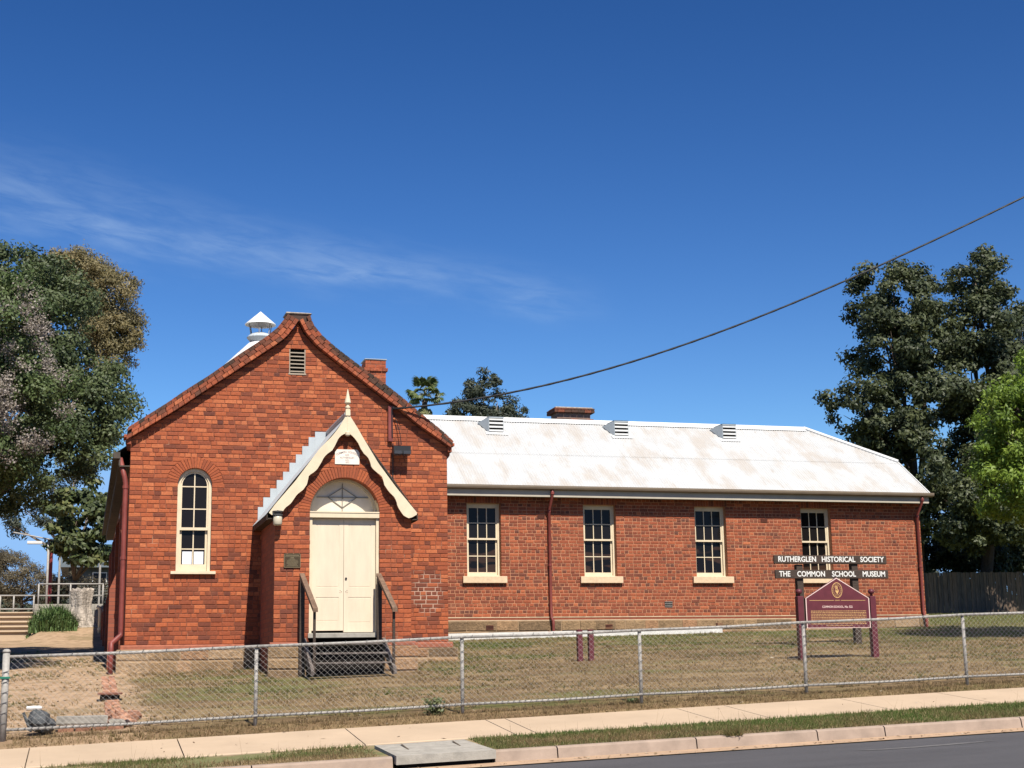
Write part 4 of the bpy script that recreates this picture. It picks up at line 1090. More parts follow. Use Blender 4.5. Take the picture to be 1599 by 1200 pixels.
# downpipes
def downpipe(pts, r, bands):
    dp = sub("downpipe", school, pts[0])
    q = MB(); q.tube(pts, r, 10); q.build("pipe", PIPE, dp, True)
    q = MB()
    for (x, y_, z) in bands: q.lathe([(r + .001, z - .03), (r + .010, z - .03), (r + .010, z + .03), (r + .001, z + .03)], x, y_, 10)
    q.build("collar", PIPE, dp)
for X in (10.86, 21.755):
    downpipe([(X, 6.60, 6.24), (X, 6.60, 6.10), (X, 6.93, 5.72), (X, 6.93, 3.06), (X, 6.90, 2.94), (X + .03, 6.86, 2.86), (X + .03, 6.86, 2.25)], .040, [(X, 6.60, 6.14), (X, 6.93, 5.70), (X, 6.93, 4.3)])
downpipe([(-.20, .12, 5.88), (-.10, .10, 5.5), (-.075, .09, 5.36), (-.075, .09, 2.48), (-.075, .08, 2.40), (-.25, -.12, 2.24), (-.25, -.16, 2.15), (-.25, -.17, 1.5)], .052, [(-.075, .09, 5.3), (-.075, .09, 3.9)])

# ------------------------------------------------------------------ timber entry steps
es = thing("entry_steps", "weathered open timber steps with sloping handrails below the cream door", "steps", (3.95, -3.3, 1.62))
for x0, x1 in ((3.13, 3.19), (4.62, 4.68)):
    q = MB(); q.prism([(-2.28, 2.26), (-2.28, 2.02), (-3.22, 1.58), (-3.36, 1.58), (-3.36, 1.68)], x0, x1, axis='x'); q.build("stringer", STEPWOOD, es)
for k, (yy, zz) in enumerate(((-2.50, 2.16), (-2.78, 1.985), (-3.06, 1.81))):
    q = MB(); q.box(3.195, 4.615, yy - .13, yy + .13, zz - .035, zz, .5, .005); q.build("tread", STEPWOOD, es)
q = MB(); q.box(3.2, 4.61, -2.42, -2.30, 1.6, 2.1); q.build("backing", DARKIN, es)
for x in (3.10, 4.55):
    q = MB(); q.box(x - .045, x + .045, -2.40, -2.31, 1.6, 3.36); q.build("post", DARKWOOD, es)
    q = MB(); q.box(x + .09, x + .135, -3.20, -3.15, 1.62, 2.74); q.build("post", DARKWOOD, es)
    q = MB(); vs = []
    for (yy, zz, xx) in ((-2.30, 3.42, x), (-3.30, 2.73, x + .11)): vs += [(xx - .045, yy, zz - .035), (xx + .045, yy, zz - .035), (xx + .045, yy, zz + .035), (xx - .045, yy, zz + .035)]
    q.add(vs, [(0, 1, 2, 3), (7, 6, 5, 4), (0, 4, 5, 1), (1, 5, 6, 2), (2, 6, 7, 3), (3, 7, 4, 0)]); q.build("handrail", RAILWOOD, es)

# ------------------------------------------------------------------ signs
sg = thing("museum_sign", "dark timber post sign with two hand lettered boards about the historical society museum", "sign", (15.4, .5, 2.0))
for xb, xt, zt in ((14.72, 14.72, 3.86), (16.10, 16.10, 3.94)):
    q = MB(); q.box(xb - .075, xb + .075, .45, .58, zground(xb, .5) - .1, zt, .5, .008, 0, .003); q.build("post", DARKWOOD, sg)
for (x0, x1, za, zb, txt, wd) in ((14.075, 16.90, 3.872, 4.062, "RUTHERGLEN   HISTORICAL   SOCIETY", 2.66), (14.09, 16.92, 3.538, 3.735, "THE    COMMON    SCHOOL    MUSEUM", 2.66)):
    tilt = .0 if za > 3.8 else -.004
    q = MB(); q.box(x0, x1, .405, .449, za, zb, .5, .008); bd = q.build("board", DARKWOOD, sg)
    text("lettering", txt, .168, WHITEL, bd, ((x0 + x1) / 2 + .01, .402, (za + zb) / 2), wd, .0035, .002)
ms = thing("heritage_sign", "maroon gabled information sign with ball topped posts in front of the timber sign", "sign", (13.45, -3.5, 1.65))
MY = -3.5
for xb, xt in ((12.66, 12.66), (14.24, 14.24)):
    q = MB(); q.box(xb - .06, xb + .06, MY - .06, MY + .06, zground(xb, MY) - .1, 2.945, .5, .008); q.build("post", MAROON, ms)
    q = MB(); q.lathe([(.025, 2.94), (.025, 2.985), (.055, 3.0), (.066, 3.035), (.05, 3.075), (.001, 3.09)], xb, MY, 12); q.build("ball_finial", MAROON, ms, True)
pan = [(12.775, 2.325), (14.165, 2.325), (14.165, 2.905), (13.47, 3.305), (12.775, 2.905)]
q = MB(); q.prism(pan, MY - .035, MY + .02); pn = q.build("panel", MAROON, ms)
def inset(poly, d):
    c = np.mean(poly, 0); o = []
    for p in poly: v = np.array(p) - c; o.append(tuple(c + v * (1 - d / np.linalg.norm(v))))
    return o
inn = inset(pan, .02); q = MB()
for k in range(5):
    a, b, c, d = pan[k], pan[(k + 1) % 5], inn[(k + 1) % 5], inn[k]; q.prism([a, b, c, d], MY - .040, MY - .0355)
q.build("border", PINKL, pn)
q = MB()
for xa, xb in ((12.86, 13.39), (13.54, 14.08)): q.box(xa, xb, MY - .039, MY - .0355, 2.857, 2.865)
q.build("rule_line", GOLD, pn)
text("lettering", "RUTHERGLEN", .024, GOLD, pn, (13.465, MY - .0365, 2.861), .10, .0005, .001)
text("lettering", "COMMON SCHOOL, No. 522", .058, PINKL, pn, (13.46, MY - .0365, 2.735), .66, .001, .001)
q = MB()
for k in range(9):
    zz = 2.655 - k * .031
    x = 12.88
    while x < 14.07:
        wd = random.uniform(.012, .05); q.box(x, min(14.08, x + wd), MY - .0385, MY - .0355, zz - .0065, zz + .0065); x += wd + .014
q.build("body_text", GOLD, pn); q = MB(); x = 13.2
while x < 13.75: q.box(x, x + .025, MY - .0385, MY - .0355, 2.365, 2.374); x += .036
q.build("credit_line", GOLD, pn)
def ellipse(q, cx, cz, ri, ro, y0, y1, n=28, asp=1.32):
    for k in range(n):
        a, b = 2 * math.pi * k / n, 2 * math.pi * (k + 1) / n
        q.prism([(cx + ri * math.cos(a), cz + asp * ri * math.sin(a)), (cx + ro * math.cos(a), cz + asp * ro * math.sin(a)), (cx + ro * math.cos(b), cz + asp * ro * math.sin(b)), (cx + ri * math.cos(b), cz + asp * ri * math.sin(b))], y0, y1)
em = q = MB(); ellipse(q, 13.47, 3.06, .105, .115, MY - .039, MY - .0355); ellipse(q, 13.47, 3.06, .070, .074, MY - .039, MY - .0355)
q.prism([(13.425, 3.055), (13.515, 3.055), (13.472, 2.975)], MY - .039, MY - .0355)
for k in range(18):
    a = 2 * math.pi * k / 18; cx, cz = 13.47 + .09 * math.cos(a), 3.06 + 1.32 * .09 * math.sin(a); q.box(cx - .006, cx + .006, MY - .0385, MY - .0355, cz - .006, cz + .006)
q.build("emblem", GOLD, pn)
text("lettering", "R", .11, GOLD, pn, (13.468, MY - .0365, 3.098), None, .002, .001)
for k, (x, lb) in enumerate(((8.785, "left of the two short maroon posts standing in the lawn"), (9.02, "right of the two short maroon posts standing in the lawn"))):
    t = thing("short_post", lb, "post", (x, -1.5, 1.77), "short maroon posts in the lawn")
    q = MB(); q.box(x - .05, x + .05, -1.55, -1.45, zground(x, -1.5) - .1, 2.38, .5, .006); q.build("shaft", MAROON, t)
    q = MB(); q.prism([(x - .052, 2.38), (x + .052, 2.38), (x + .03, 2.395), (x - .03, 2.395)], -1.552, -1.448); q.build("cap", MAROON, t)

# ------------------------------------------------------------------ chain link fence
FY = -9.5
fe = thing("chain_link_fence", "low galvanised chain link fence with pipe rails along the footpath", "fence", (4.36, FY, 1.0))
def ztop(X): return 2.0 + .0292 * X - (.05 if X < 0 else 0) + .0
def zt(X): return float(np.interp(X, [-1.75, 1.49, 4.36, 7.03, 9.67, 12.42, 15.2, 18.2, 21], [1.885, 1.985, 2.083, 2.155, 2.25, 2.35, 2.43, 2.52, 2.6]))
def zbt(X): return zfence(X) + .135
posts = [1.49, 4.36, 7.03, 9.67, 12.42, 15.2, 18.2, 21.0]
for X in posts:
    q = MB(); q.tube([(X, FY + .03, zfence(X) - .1), (X, FY + .03, zt(X) - .01)], .026, 10); q.build("post", GALV, fe, True)
q = MB(); q.tube([(-1.72, FY, zfence(-1.72) - .1), (-1.72, FY, 1.955)], .045, 12); q.lathe([(.05, 1.94), (.05, 1.965), (.03, 1.985), (.001, 1.99)], -1.72, FY, 12); q.build("end_post", GALV, fe, True)
xsf = [-1.70] + posts
for nm, fz, r_ in (("top_rail", lambda X: zt(X), .021), ("bottom_rail", zbt, .019)):
    for a, b in zip(xsf[:-1], xsf[1:]):
        q = MB(); q.tube([(a, FY, fz(a)), ((a + b) / 2, FY, (fz(a) + fz(b)) / 2 - .012), (b, FY, fz(b))], r_, 10); q.build(nm, GALV, fe, True)
q = MB(); w2 = .0415; hz = .037; r_ = .0021
V = []; F = []; nV = 0
X = -1.66; kk = 0
while X < 21.0:
    top_z, bot_z = zt(X) + .012, zbt(X) - .03
    n = int((top_z - bot_z) / hz); zz = top_z - np.arange(n + 1) * hz
    xx = X + (np.arange(n + 1) + kk) % 2 * w2
    yy = FY - .024 + .004 * ((np.arange(n + 1)) % 2)
    P = np.stack([xx, yy, zz], 1)
    for j in range(3):
        a = 2 * math.pi * j / 3; V.append(P + np.array([r_ * math.cos(a), r_ * math.sin(a), 0]))
    for i_s in range(n):
        for j in range(3):
            a = nV + j * (n + 1) + i_s; b = nV + ((j + 1) % 3) * (n + 1) + i_s; F.append((a, a + 1, b + 1, b))
    nV += 3 * (n + 1); X += w2; kk += 1
me = bpy.data.meshes.new("chain_mesh"); me.from_pydata((np.concatenate(V) - OFF[fe.name]).tolist(), [], F); me.update(); me.materials.append(WIRE)
o = bpy.data.objects.new("chain_mesh", me); COL.objects.link(o); o.parent = fe; o['kind'] = 'stuff'
# wire ties that clip the mesh to rails and posts
q = MB()
for X in np.arange(-1.5, 20.8, .30): q.tube([(X - .012, FY - .026, zt(X) - .02), (X, FY - .026, zt(X) + .022), (X + .012, FY + .02, zt(X) + .02)], .004, 4)
for X in np.arange(-1.55, 20.8, .085): q.tube([(X, FY - .021, zbt(X) - .022), (X + .02, FY - .022, zbt(X) + .02)], .0045, 4)
for X in posts + [-1.72]:
    r2 = .031 if X > 0 else .05
    for z in np.arange(zfence(X) + .2, zt(X) - .08, .13): q.tube([(X - r2, FY - (.01 if X > 0 else .05), z), (X + r2 * .9, FY - (.01 if X > 0 else .05), z + .03)], .005, 4)
q.build("tie_wire", mat("tie", (.13, .13, .13), .6, metal=.4), fe)['kind'] = 'stuff'
gt = thing("gate", "edge of a wire gate strapped to the thick end post of the fence", "gate", (-1.9, FY, .9))
q = MB(); q.tube([(-1.83, FY, .92), (-1.83, FY, 1.87)], .02, 8); q.tube([(-1.83, FY, 1.86), (-3.4, FY, 1.83)], .02, 8); q.tube([(-1.83, FY, 1.0), (-3.4, FY, .96)], .018, 8); q.tube([(-3.4, FY, .9), (-3.4, FY, 1.84)], .02, 8); q.build("gate_frame", GALV, gt, True)
q = MB()
for k in range(36):
    x = -1.85 - k * .043; pts = [(x - (i % 2) * .043, FY - .01, 1.85 - i * .037) for i in range(23)]; q.tube(pts, .0022, 3, cap=False)
q.build("gate_mesh", WIRE, gt)
q = MB(); q.box(-1.95, -1.66, FY - .055, FY + .05, 1.61, 1.635); q.build("strap", mat("green_strap", (.02, .16, .10), .6), gt)

# ------------------------------------------------------------------ drain inlet at the kerb, road mark
dn = thing("drain_inlet", "grey concrete kerb inlet slab with a dark slot in the gutter", "drain", (3.3, -12.4, .7))
def dslab(q, pts, ztop_, thick):
    q.prism(pts, ztop_ - thick, ztop_, axis='z')
q = MB(); vs = []
for (x, y_) in ((2.74, -12.78), (3.93, -12.78), (3.80, -11.75), (2.68, -11.75)):
    zt_ = zkerb(x) + .012 if y_ < -12 else zpath(x, -11.4) + .0
    vs.append((x, y_, zt_))
vs += [(x, y_, z - .10) for x, y_, z in vs]
q.add(vs, [(0, 1, 2, 3), (4, 7, 6, 5), (0, 4, 5, 1), (1, 5, 6, 2), (2, 6, 7, 3), (3, 7, 4, 0)]); q.build("lid_slab", CONC2, dn)
q = MB(); q.box(2.82, 3.88, -12.70, -12.60, .36, zkerb(3.3) - .085); q.build("slot", DARKIN, dn)
q = MB()
for x in (2.98, 3.62):
    q.add([(x, -12.6, zkerb(x) + .0155), (x + .022, -12.6, zkerb(x) + .0155), (x + .01, -11.9, zkerb(x) + .1), (x - .012, -11.9, zkerb(x) + .1)], [(0, 1, 2, 3)])
for x in (3.0,):
    pass
q.build("lid_joint", MATS["joint_dirt"], dn)
q = MB(); X0 = 7.0
pts = [(7.9, -14.0), (8.6, -14.05), (9.35, -13.95), (9.9, -13.97), (9.3, -14.10), (8.7, -14.16), (8.2, -14.15)]
q.add([(x, y_, zroad(x) - .018 * (-13 - y_) + .004) for x, y_ in pts], [tuple(range(7))[::-1]])
o = q.build("road_stain", mat("pale_stain", (.145, .138, .134), .9, noise=(9, .6, 1.2, 6)), None); o['kind'] = 'structure'

# ------------------------------------------------------------------ things in the front left corner
ed = thing("garden_edging", "broken concrete edging on red bricks beside the fence end", "edging", (-.75, -8.9, 1.0))
zb_ = zground(-.75, -8.9)
for (x0, x1, t) in ((-1.05, -.84, .35), (-.83, -.62, .25), (-.61, -.42, .2), (-.41, -.2, .3)):
    q = MB(); q.box(x0, x1 - .008, -8.95, -8.82, zb_ - .02, zb_ + .075, t, .01, 0, .005); q.build("brick", OLDB, ed)
for (x0, x1, t) in ((-1.02, -.8, .1), (-.79, -.55, .15), (-.54, -.3, .3)):
    q = MB(); q.box(x0, x1 - .008, -9.02, -8.9, zb_ - .09, zb_ - .015, t, .01, 0, .005); q.build("brick", OLDB, ed)
q = MB(); q.box(-1.08, -.42, -8.98, -8.78, zb_ + .085, zb_ + .195, .5, .012, 0, .008); q.build("concrete_block", CONC2, ed)
q = MB(); q.box(-.40, -.18, -8.96, -8.76, zb_ + .08, zb_ + .14, .5, .02, 0, .012); q.build("concrete_piece", CONC2, ed)
rb = thing("brick_rubble", "heap of broken orange bricks and stone beside the concrete edging", "rubble", (-.2, -8.4, 1.1))
for k in range(26):
    x = random.uniform(-.42, -.02); y_ = random.uniform(-8.75, -7.6); z = zground(x, y_) + random.uniform(-.01, .09) * (1 - abs(x + .22) * 2)
    q = MB(); s1 = random.uniform(.05, .13); q.box(x - s1, x + s1, y_ - .06, y_ + .06, z - .04, z + .05, random.uniform(.2, 1), .015, 0, .014); o = q.build("brick", OLDB, rb, at_=(x, y_, z)); o.rotation_euler = (random.uniform(-.3, .3), random.uniform(-.3, .3), random.uniform(0, 3))
pv = thing("brick_gutter", "line of sunken orange bricks leading to the left downpipe", "gutter", (-.3, -3, 1.5))
for k in range(34):
    yy = -7.4 + k * .2; q = MB()
    for sx in (-1, 1):
        x = -.30 + sx * .06 + random.uniform(-.015, .015); z = zground(x, yy)
        q = MB(); q.box(x - .055, x + .055, yy - .095, yy + .095, z - .05, z + .015 + random.uniform(0, .012), random.uniform(.3, 1), .012, 0, .005); q.build("brick", OLDB, pv)
bx = thing("rusty_lid", "rust brown sheet lid propped over a small pit by the brick gutter", "lid", (-.33, -5, 1.3))
zz = zground(-.33, -5)
q = MB(); q.box(-.52, -.14, -5.25, -4.9, zz + .08, zz + .115, .5, .006, 0, .006); q.build("sheet", RUST, bx)
q = MB(); q.box(-.48, -.18, -5.2, -4.92, zz - .04, zz + .078); q.build("pit", DARKIN, bx)
rk = thing("dark_tarp_bundle", "crumpled dark grey plastic bundle behind the fence end", "bundle", (-1.32, -9.15, .97))
q = MB()
for (cx, cy, cz, r_, sq) in ((-1.28, -9.15, 1.05, .15, .95), (-1.22, -9.1, 1.0, .14, .8), (-1.33, -9.12, 1.1, .10, 1.0)):
    prof = [(r_ * math.sin(a), cz - r_ * sq * math.cos(a)) for a in np.linspace(.1, math.pi - .02, 8)]; n0 = len(q.v); q.lathe(prof, cx, cy, 12)
    q.v[n0:] = [(x + random.uniform(-.016, .016), y_ + random.uniform(-.016, .016), z + random.uniform(-.014, .014)) for x, y_, z in q.v[n0:]]
q.build("bundle", BLUEPL, rk)
q = MB(); q.tube([(-1.49, -9.18, 1.17), (-1.42, -9.2, 1.0), (-1.38, -9.2, .93)], .022, 6); q.tube([(-1.36, -9.22, 1.05), (-1.40, -9.22, .93)], .03, 6); q.build("loose_end", BLUEPL, rk)
tr_ = thing("white_litter", "white plastic scrap lying on the bare earth by the gate post", "litter", (-1.5, -8.0, 1.0))
q = MB(); zz = zground(-1.5, -6.0); q.lathe([(.001, -.12), (.03, -.11), (.035, .08), (.02, .12), (.001, .13)], 0, 0, 8); q.v = [(-1.45 + z * .95, -6.0 + x, zz + .035 + y_) for x, y_, z in q.v]; q.build("scrap", WHITEP, tr_)

# ------------------------------------------------------------------ vegetation
def fast_mesh(name, verts, faces_n, k, tint, m, parent=None, offset=(0, 0, 0)):
    """verts (N*k, 3): N polygons of k corners each"""
    me = bpy.data.meshes.new(name); nv = len(verts)
    me.vertices.add(nv); me.vertices.foreach_set('co', (verts - np.array(offset)).astype(np.float32).ravel())
    me.loops.add(nv); me.loops.foreach_set('vertex_index', np.arange(nv, dtype=np.int32))
    me.polygons.add(faces_n); me.polygons.foreach_set('loop_start', np.arange(0, nv, k, dtype=np.int32))
    me.update(calc_edges=True)
    a = me.attributes.new('tint', 'FLOAT', 'FACE'); a.data.foreach_set('value', tint.astype(np.float32))
    me.materials.append(m)
    o = bpy.data.objects.new(name, me); COL.objects.link(o)
    if parent is not None: o.parent = parent
    return o
_G = RNG.random((64, 64))
def vnoise(x, y_, sc):
    u = np.asarray(x) * sc + 300; v = np.asarray(y_) * sc + 300; i = np.floor(u).astype(int); j = np.floor(v).astype(int); fu = u - i; fv = v - j
    fu = fu * fu * (3 - 2 * fu); fv = fv * fv * (3 - 2 * fv); g = lambda a, b: _G[a % 64, b % 64]
    return (g(i, j) * (1 - fu) + g(i + 1, j) * fu) * (1 - fv) + (g(i, j + 1) * (1 - fu) + g(i + 1, j + 1) * fu) * fv
def fbm(x, y_, sc): return (vnoise(x, y_, sc) + .5 * vnoise(x, y_, sc * 2.1) + .25 * vnoise(x, y_, sc * 4.3)) / 1.75
def unit(a): return a / np.maximum(1e-9, np.linalg.norm(a, axis=1, keepdims=True))
def leaves(lobes, clumps_per, leaves_per, size, aspect=.5, spread=.33, droop=0.0, tint=(0.0, .85), shell=.62, flower=0.0):
    """leaf faces gathered in sprays; each spray turns its leaves outward, and sky or shade shows between sprays"""
    vs = []; ts = []
    for (cx, cy, cz, rx, ry, rz) in lobes:
        vol = (rx * ry * rz) ** (2 / 3)
        nc = max(5, int(clumps_per * vol))
        d = unit(RNG.normal(size=(nc, 3)) + np.array([0, -.25, .12])); rad = shell + (1.08 - shell) * RNG.random(nc) ** .5
        bump_ = 1 + .15 * np.sin(d[:, 0] * 7 + cx) * np.cos(d[:, 2] * 6 + cz) + .10 * RNG.normal(size=nc)
        cc = np.array([cx, cy, cz]) + d * (rad * bump_)[:, None] * np.array([rx, ry, rz])
        ct = RNG.random(nc)
        for i in range(nc):
            sp = spread * RNG.uniform(.55, 1.35); n = int(leaves_per * (sp / spread) ** 2 * RNG.uniform(.75, 1.25)) + 8
            ld = unit(RNG.normal(size=(n, 3))); lr = RNG.random(n) ** .45
            o_ = ld * lr[:, None] * sp * np.array([1.15, 1.0, .72]); o_[:, 2] -= droop * .35 * np.abs(o_[:, 0])
            o_ += RNG.normal(size=(n, 3)) * sp * .13
            p = cc[i] + o_
            nrm = unit(ld * .9 + d[i] * .35 + np.array([0, -.1, .35]) + RNG.normal(size=(n, 3)) * .55)
            tg = unit(np.cross(nrm, RNG.normal(size=(n, 3)))); tg[:, 2] -= droop; tg = unit(tg)
            bt = unit(np.cross(nrm, tg)); s = size * RNG.uniform(.6, 1.3, n)[:, None]
            q = np.stack([p - tg * s, p + bt * s * aspect, p + tg * s, p - bt * s * aspect], 1)
            vs.append(q.reshape(-1, 3))
            ts.append(np.clip(tint[0] + (tint[1] - tint[0]) * (.5 * ct[i] + .5 * RNG.random(n)), 0, 1))
    return np.concatenate(vs), np.concatenate(ts)
def blossoms(t, base, lobes, n, m):
    vs = []; ts = []
    for l in lobes:
        k = int(n * l[3] * l[5]); d = unit(RNG.normal(size=(k, 3))); d[:, 1] = -np.abs(d[:, 1]) * .9; d = unit(d)
        hot = fbm(d[:, 0] * l[3] + l[0], d[:, 2] * l[5] + l[2], 3.0) > .51
        for c in (np.array(l[:3]) + d * np.array(l[3:]) * RNG.uniform(.92, 1.12, (k, 1)))[hot]:
            q = int(RNG.integers(25, 60)); p = c + RNG.normal(size=(q, 3)) * np.array([.085, .085, .06])
            nn = unit(RNG.normal(size=(q, 3)) + [0, -.6, .5]); tg = unit(np.cross(nn, RNG.normal(size=(q, 3)))); b = np.cross(nn, tg); z = RNG.uniform(.012, .026, (q, 1))
            vs.append(np.stack([p - tg * z, p + b * z, p + tg * z, p - b * z], 1).reshape(-1, 3)); ts.append(RNG.random(q))
    fast_mesh("blossom", np.concatenate(vs), sum(map(len, ts)), 4, np.concatenate(ts), m, t, base)
def nearer(lobes, k):
    return [tuple(CAM_C + (np.array(l[:3]) - CAM_C) * k) + tuple(np.array(l[3:]) * k) for l in lobes]
def tree(name, label, base, lobes, m, bark, cl, lv, size, trunk_r, fork=.45, group=None, cat="tree", **kw):
    t = thing(name, label, cat, base, group)
    v, tn = leaves(lobes, cl, lv, size, **kw)
    fast_mesh("crown", v, len(v) // 4, 4, tn, m, t, base)
    q = MB(); b = Vector(base); top = Vector(np.mean([l[:3] for l in lobes], 0).tolist())
    fk = b.lerp(top, fork); fk.x = b.x + (top.x - b.x) * fork * .6
    midp = b.lerp(fk, .5) + Vector((random.uniform(-.1, .1), 0, 0))
    q.tube([b - Vector((0, 0, .2)), b + Vector((0, 0, .3)), midp, fk], [trunk_r * 1.35, trunk_r, trunk_r * .85, trunk_r * .75], 9)
    for l in lobes:
        e = Vector(l[:3]) + Vector((0, 0, l[5] * .3)); m1 = fk.lerp(e, .5) + Vector((random.uniform(-.3, .3), random.uniform(-.3, .3), .2))
        q.tube([fk, m1, e], [trunk_r * .5, trunk_r * .32, trunk_r * .08], 6)
        for k in range(4):
            d = Vector((random.gauss(0, 1), random.gauss(0, 1), random.gauss(.3, .7))).normalized(); e2 = Vector(l[:3]) + Vector((d.x * l[3], d.y * l[4], d.z * l[5])) * .8
            s0 = m1.lerp(e, random.random()); q.tube([s0, s0.lerp(e2, .5) + Vector((0, 0, .12)), e2], [trunk_r * .2, trunk_r * .12, trunk_r * .03], 5)
    q.build("trunk", bark, t, True)
    return t
DARKG = leafmat("dark_green_leaves", [(0, (.028, .044, .017)), (.4, (.072, .10, .036)), (.75, (.125, .15, .06)), (1, (.20, .21, .095))], .25)
BLOSS = leafmat("blossoming_leaves", [(0, (.035, .055, .018)), (.45, (.085, .125, .038)), (.9, (.15, .18, .07)), (.985, (.16, .19, .075)), (1, (.46, .36, .35))], .3)
OLIVE = leafmat("olive_leaves", [(0, (.10, .095, .045)), (.5, (.22, .18, .078)), (1, (.36, .27, .125))], .3)
GUMG = leafmat("gum_leaves", [(0, (.035, .045, .03)), (.5, (.07, .085, .055)), (1, (.125, .13, .085))], .3)
KURR = leafmat("kurrajong_leaves", [(0, (.022, .031, .013)), (.5, (.068, .084, .034)), (.85, (.125, .138, .056)), (1, (.19, .185, .085))], .25)
BRIGHT = leafmat("bright_leaves", [(0, (.08, .14, .018)), (.5, (.20, .295, .035)), (1, (.36, .44, .075))], .4)
LOQ = leafmat("loquat_leaves", [(0, (.035, .05, .02)), (.5, (.085, .11, .035)), (.85, (.18, .18, .06)), (1, (.40, .30, .12))], .25)
HEDGE = leafmat("hedge_leaves", [(0, (.07, .058, .036)), (.5, (.14, .115, .068)), (1, (.22, .185, .11))], .3)
PALM = leafmat("palm_leaves", [(0, (.05, .08, .028)), (.5, (.12, .16, .055)), (1, (.30, .28, .13))], .3, .4)

ft = tree("flowering_tree", "leafy tree with pale lilac flower clusters at the left edge", (-6.6, .4, zground(-6.6, .4)),
     nearer([(-4.4, 2.1, 6.3, 1.4, 1.4, .8), (-3.0, 2.3, 5.9, .9, 1.0, .5), (-3.3, 2, 8.5, 1.5, 1.6, 1.6), (-2.5, 2, 7.2, 1.2, 1.5, 1.1), (-4.8, 2.5, 9.2, 2, 2, 1.9), (-3.5, 1.8, 6.2, 1.5, 1.5, .7), (-2.9, 2.2, 9.3, .8, 1.0, .7)], .925), BLOSS, BARK, 46, 230, .042, .2, spread=.30, fork=.62)
blossoms(ft, (-6.6, .4, zground(-6.6, .4)), nearer([(-3.3, 2, 8.5, 1.5, 1.6, 1.6), (-2.5, 2, 7.2, 1.2, 1.5, 1.1), (-4.8, 2.5, 9.2, 2, 2, 1.9), (-3.5, 1.8, 6.2, 1.5, 1.5, .7)], .925), 330,
         leafmat('lilac_blossom', [(0, (.22, .19, .14)), (.5, (.36, .31, .26)), (1, (.48, .42, .38))], .4))
tree("evergreen_tree", "tall dark green tree behind the flowering tree left of the hall", (-3.9, 3.6, zground(-3.9, 3.6)),
     nearer([(-2.25, 10, 10.9, 1.55, 1.8, 1.5), (-2.8, 9.8, 6.6, 1.2, 1.4, .8), (-2.3, 10.2, 9.6, 1.2, 1.3, 1.0), (-1.3, 10, 9.0, 1.35, 1.6, 1.3), (-3.4, 10.5, 11.6, 1.8, 1.8, 1.3), (-1.6, 9.6, 7.4, 1.2, 1.4, .95), (-3.4, 10, 8.2, 1.7, 1.7, 1.6), (-.75, 9.8, 8.4, .9, 1.2, 1.1), (-3.85, 10, 13.0, .25, .3, .2)], .83), DARKG, BARK, 44, 210, .046, .22, spread=.30)
tree("olive_gum_tree", "gum tree with drooping olive brown foliage rising behind the dark tree", (-7.2, 34.7, zground(-7.2, 34.7)),
     nearer([(-1.5, 22, 15.2, 1.0, 1.1, .95), (-.4, 22, 14.8, .95, 1.0, .95), (.08, 22, 13.3, .6, .8, 1.1), (-.3, 22, 12.6, .55, .7, .6), (-2.3, 22, 15.2, 1, 1, .9), (-.6, 22, 13.7, .8, .8, .7)], 1.23), OLIVE, BARKG, 30, 330, .078, .18, spread=.47, aspect=.3, droop=.6, group="gum trees beyond the hall")
tree("distant_gum_tree", "thin grey gum with bare forked limbs far beyond the left driveway", (-.7, 60, zground(-.7, 60)),
     [(-1.6, 60, 13.6, 1.2, 1.3, .7), (-4.2, 60, 11.4, 1.1, 1.2, .8), (-.5, 60, 13.9, .7, .9, .5), (-3.2, 60, 12.7, .9, 1, .6), (-4.9, 60, 10.2, .7, .8, .4), (-2.8, 60, 10.6, .8, .8, .6)], GUMG, BARKG, 14, 130, .13, .26, spread=.5, aspect=.28, droop=.4, group="gum trees beyond the hall")
tree("loquat_tree", "broad leaved tree with yellowing leaves beside the hall's left rear corner", (-1.2, 24.5, zground(-1.2, 24.5)),
     [(-1.0, 24, 7.1, .95, 1.1, 1.05), (-.35, 24, 6.8, .65, .9, .95), (-1.25, 24, 6.1, .65, .8, .6), (-.5, 24, 5.7, .6, .8, .5), (-1.6, 24, 6.6, .4, .6, .5)], LOQ, BARK, 34, 70, .12, .12, spread=.30)
tree("grey_shrub", "rounded grey brown shrub behind the pipe railing at far left", (-3.1, 30, zground(-3.1, 30)),
     [(-3.2, 30, 5.35, 1.1, 1.2, .85), (-4.6, 30, 5.3, 1.0, 1.1, .9), (-2.2, 30, 5.0, .7, .8, .7), (-1.3, 31, 4.9, .9, .8, .75), (-.4, 31, 4.8, .7, .7, .7), (-3.9, 31, 5.9, .9, .9, .6), (-5.2, 31, 6.0, 1.0, .9, .6)], HEDGE, BARK, 40, 160, .06, .08, spread=.3, aspect=.25, cat="shrub")
tree("kurrajong_tree", "tall dark tree with a clear forked trunk just beyond the wing's right end", (34.6, 28.3, zground(34.6, 28.3)),
     [(33.3, 26.5, 17.5, 1.75, 2.0, 1.7), (32.6, 26, 15.4, 1.35, 2, 1.4), (30.8, 25.6, 12.3, 1.25, 2, 1.0), (33.7, 26, 13.0, 1.8, 2.6, 1.5), (32.6, 25.5, 9.8, 1.5, 3.0, 1.5), (34.4, 26, 15.6, 1.0, 1.8, 1.2), (34.3, 25.2, 8.0, 1.6, 3, 1.5), (31.9, 25.5, 11.2, 1.2, 2, 1.0)], KURR, BARK, 15, 210, .10, .30, spread=.47, group="dark trees behind the paling fence")
